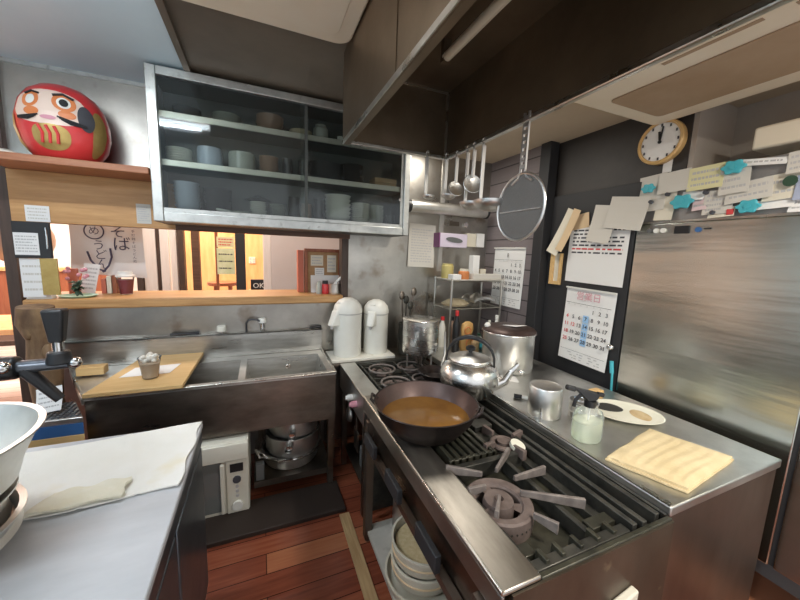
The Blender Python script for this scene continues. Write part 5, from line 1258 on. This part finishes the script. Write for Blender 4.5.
MB().cyl((-.85,1.70,1.10),(-.755,1.70,.965),.026,.018,n=16).build('spout','black',to)
lp=thing('log_post','knotty natural log post at the left end of the sink','post',(-1.10,2.38,0))
mb=MB(); pts=[];rs=[]
for i in range(15):
    z=1.245*i/14; pts.append((-1.10+.012*math.sin(z*5)-.015*(z>1.1)+.03*(z-.6)*.0,2.38+.010*math.sin(z*7+1),z)); rs.append(.064+.006*math.sin(z*9)+.005*math.sin(z*23)+(.016 if i>12 else 0))
mb.tube(pts,.06,n=22,rs=rs).build('trunk','trunk',lp)
MB().ball((-1.065,2.335,1.0),.026,sz=1.8,n=14).build('knot','trunk',lp); MB().ball((-1.135,2.33,1.12),.022,sz=2.2,n=14).build('knot','trunk',lp)

# ================================================================== CAMERA
f=332.0
import mathutils
A_=Vector((790,-18,f)).normalized(); Bv=Vector((-138,-52,f)); Bv=(Bv-A_*Bv.dot(A_)).normalized(); U_=-(A_.cross(Bv))
if U_.y>0: U_=-U_
# rows: camera axes in world (x right, y down, z forward)
right=Vector((A_.x,Bv.x,U_.x)); down=Vector((A_.y,Bv.y,U_.y)); fwd=Vector((A_.z,Bv.z,U_.z))
cam=bpy.data.cameras.new('camera'); co=bpy.data.objects.new('camera',cam); COL.objects.link(co)
mw_=Matrix.Identity(4)
for i,v in enumerate((right,-down,-fwd)):
    for j in range(3): mw_[j][i]=v[j]
mw_.translation=Vector((0,0,1.6)); co.matrix_world=mw_
cam.sensor_width=36; cam.sensor_fit='HORIZONTAL'; cam.lens=36*f/800; cam.clip_start=.02
SC.camera=co

# ================================================================== LIGHT
def area(name,loc,rot,sx,sy,p,col):
    l=bpy.data.lights.new(name,'AREA'); l.shape='RECTANGLE'; l.size=sx; l.size_y=sy; l.energy=p; l.color=col
    o=bpy.data.objects.new(name,l); COL.objects.link(o); o.location=loc; o.rotation_euler=rot; return o
area('strip_light',(-.85,1.52,2.48),(0,0,0),.9,.05,12,(.84,.92,1.0))
area('strip_light',(-1.6,-.2,2.5),(0,0,0),1.0,.06,30,(.88,.94,1.0))  # added lamp, unseen and without a fixture, kept clear of the cabinet glass
area('strip_light',(1.22,-.35,2.4),(0,0,0),.34,.06,42,(1.0,.94,.84))
area('strip_light',(1.35,2.1,2.43),(0,0,0),.08,.6,8,(1.0,.94,.84))
area('dining_light',(-.6,4.7,2.6),(0,0,0),1.6,.8,70,(1.0,.82,.62))
area('dining_light',(-3.2,5.0,2.6),(0,0,0),2,1.2,130,(1.0,.90,.82))
area('dining_light',(-.5,3.3,2.6),(0,0,0),1.6,.3,22,(1.0,.88,.78))
w=bpy.data.worlds.new('world'); SC.world=w; w.use_nodes=True
bg=w.node_tree.nodes['Background']; bg.inputs['Color'].default_value=(.90,.92,.95,1); bg.inputs['Strength'].default_value=1.0
vs=SC.view_settings; vs.view_transform='Standard'; vs.look='None'; vs.exposure=.15; vs.gamma=1
try: vs.use_curve_mapping=False
except Exception: pass
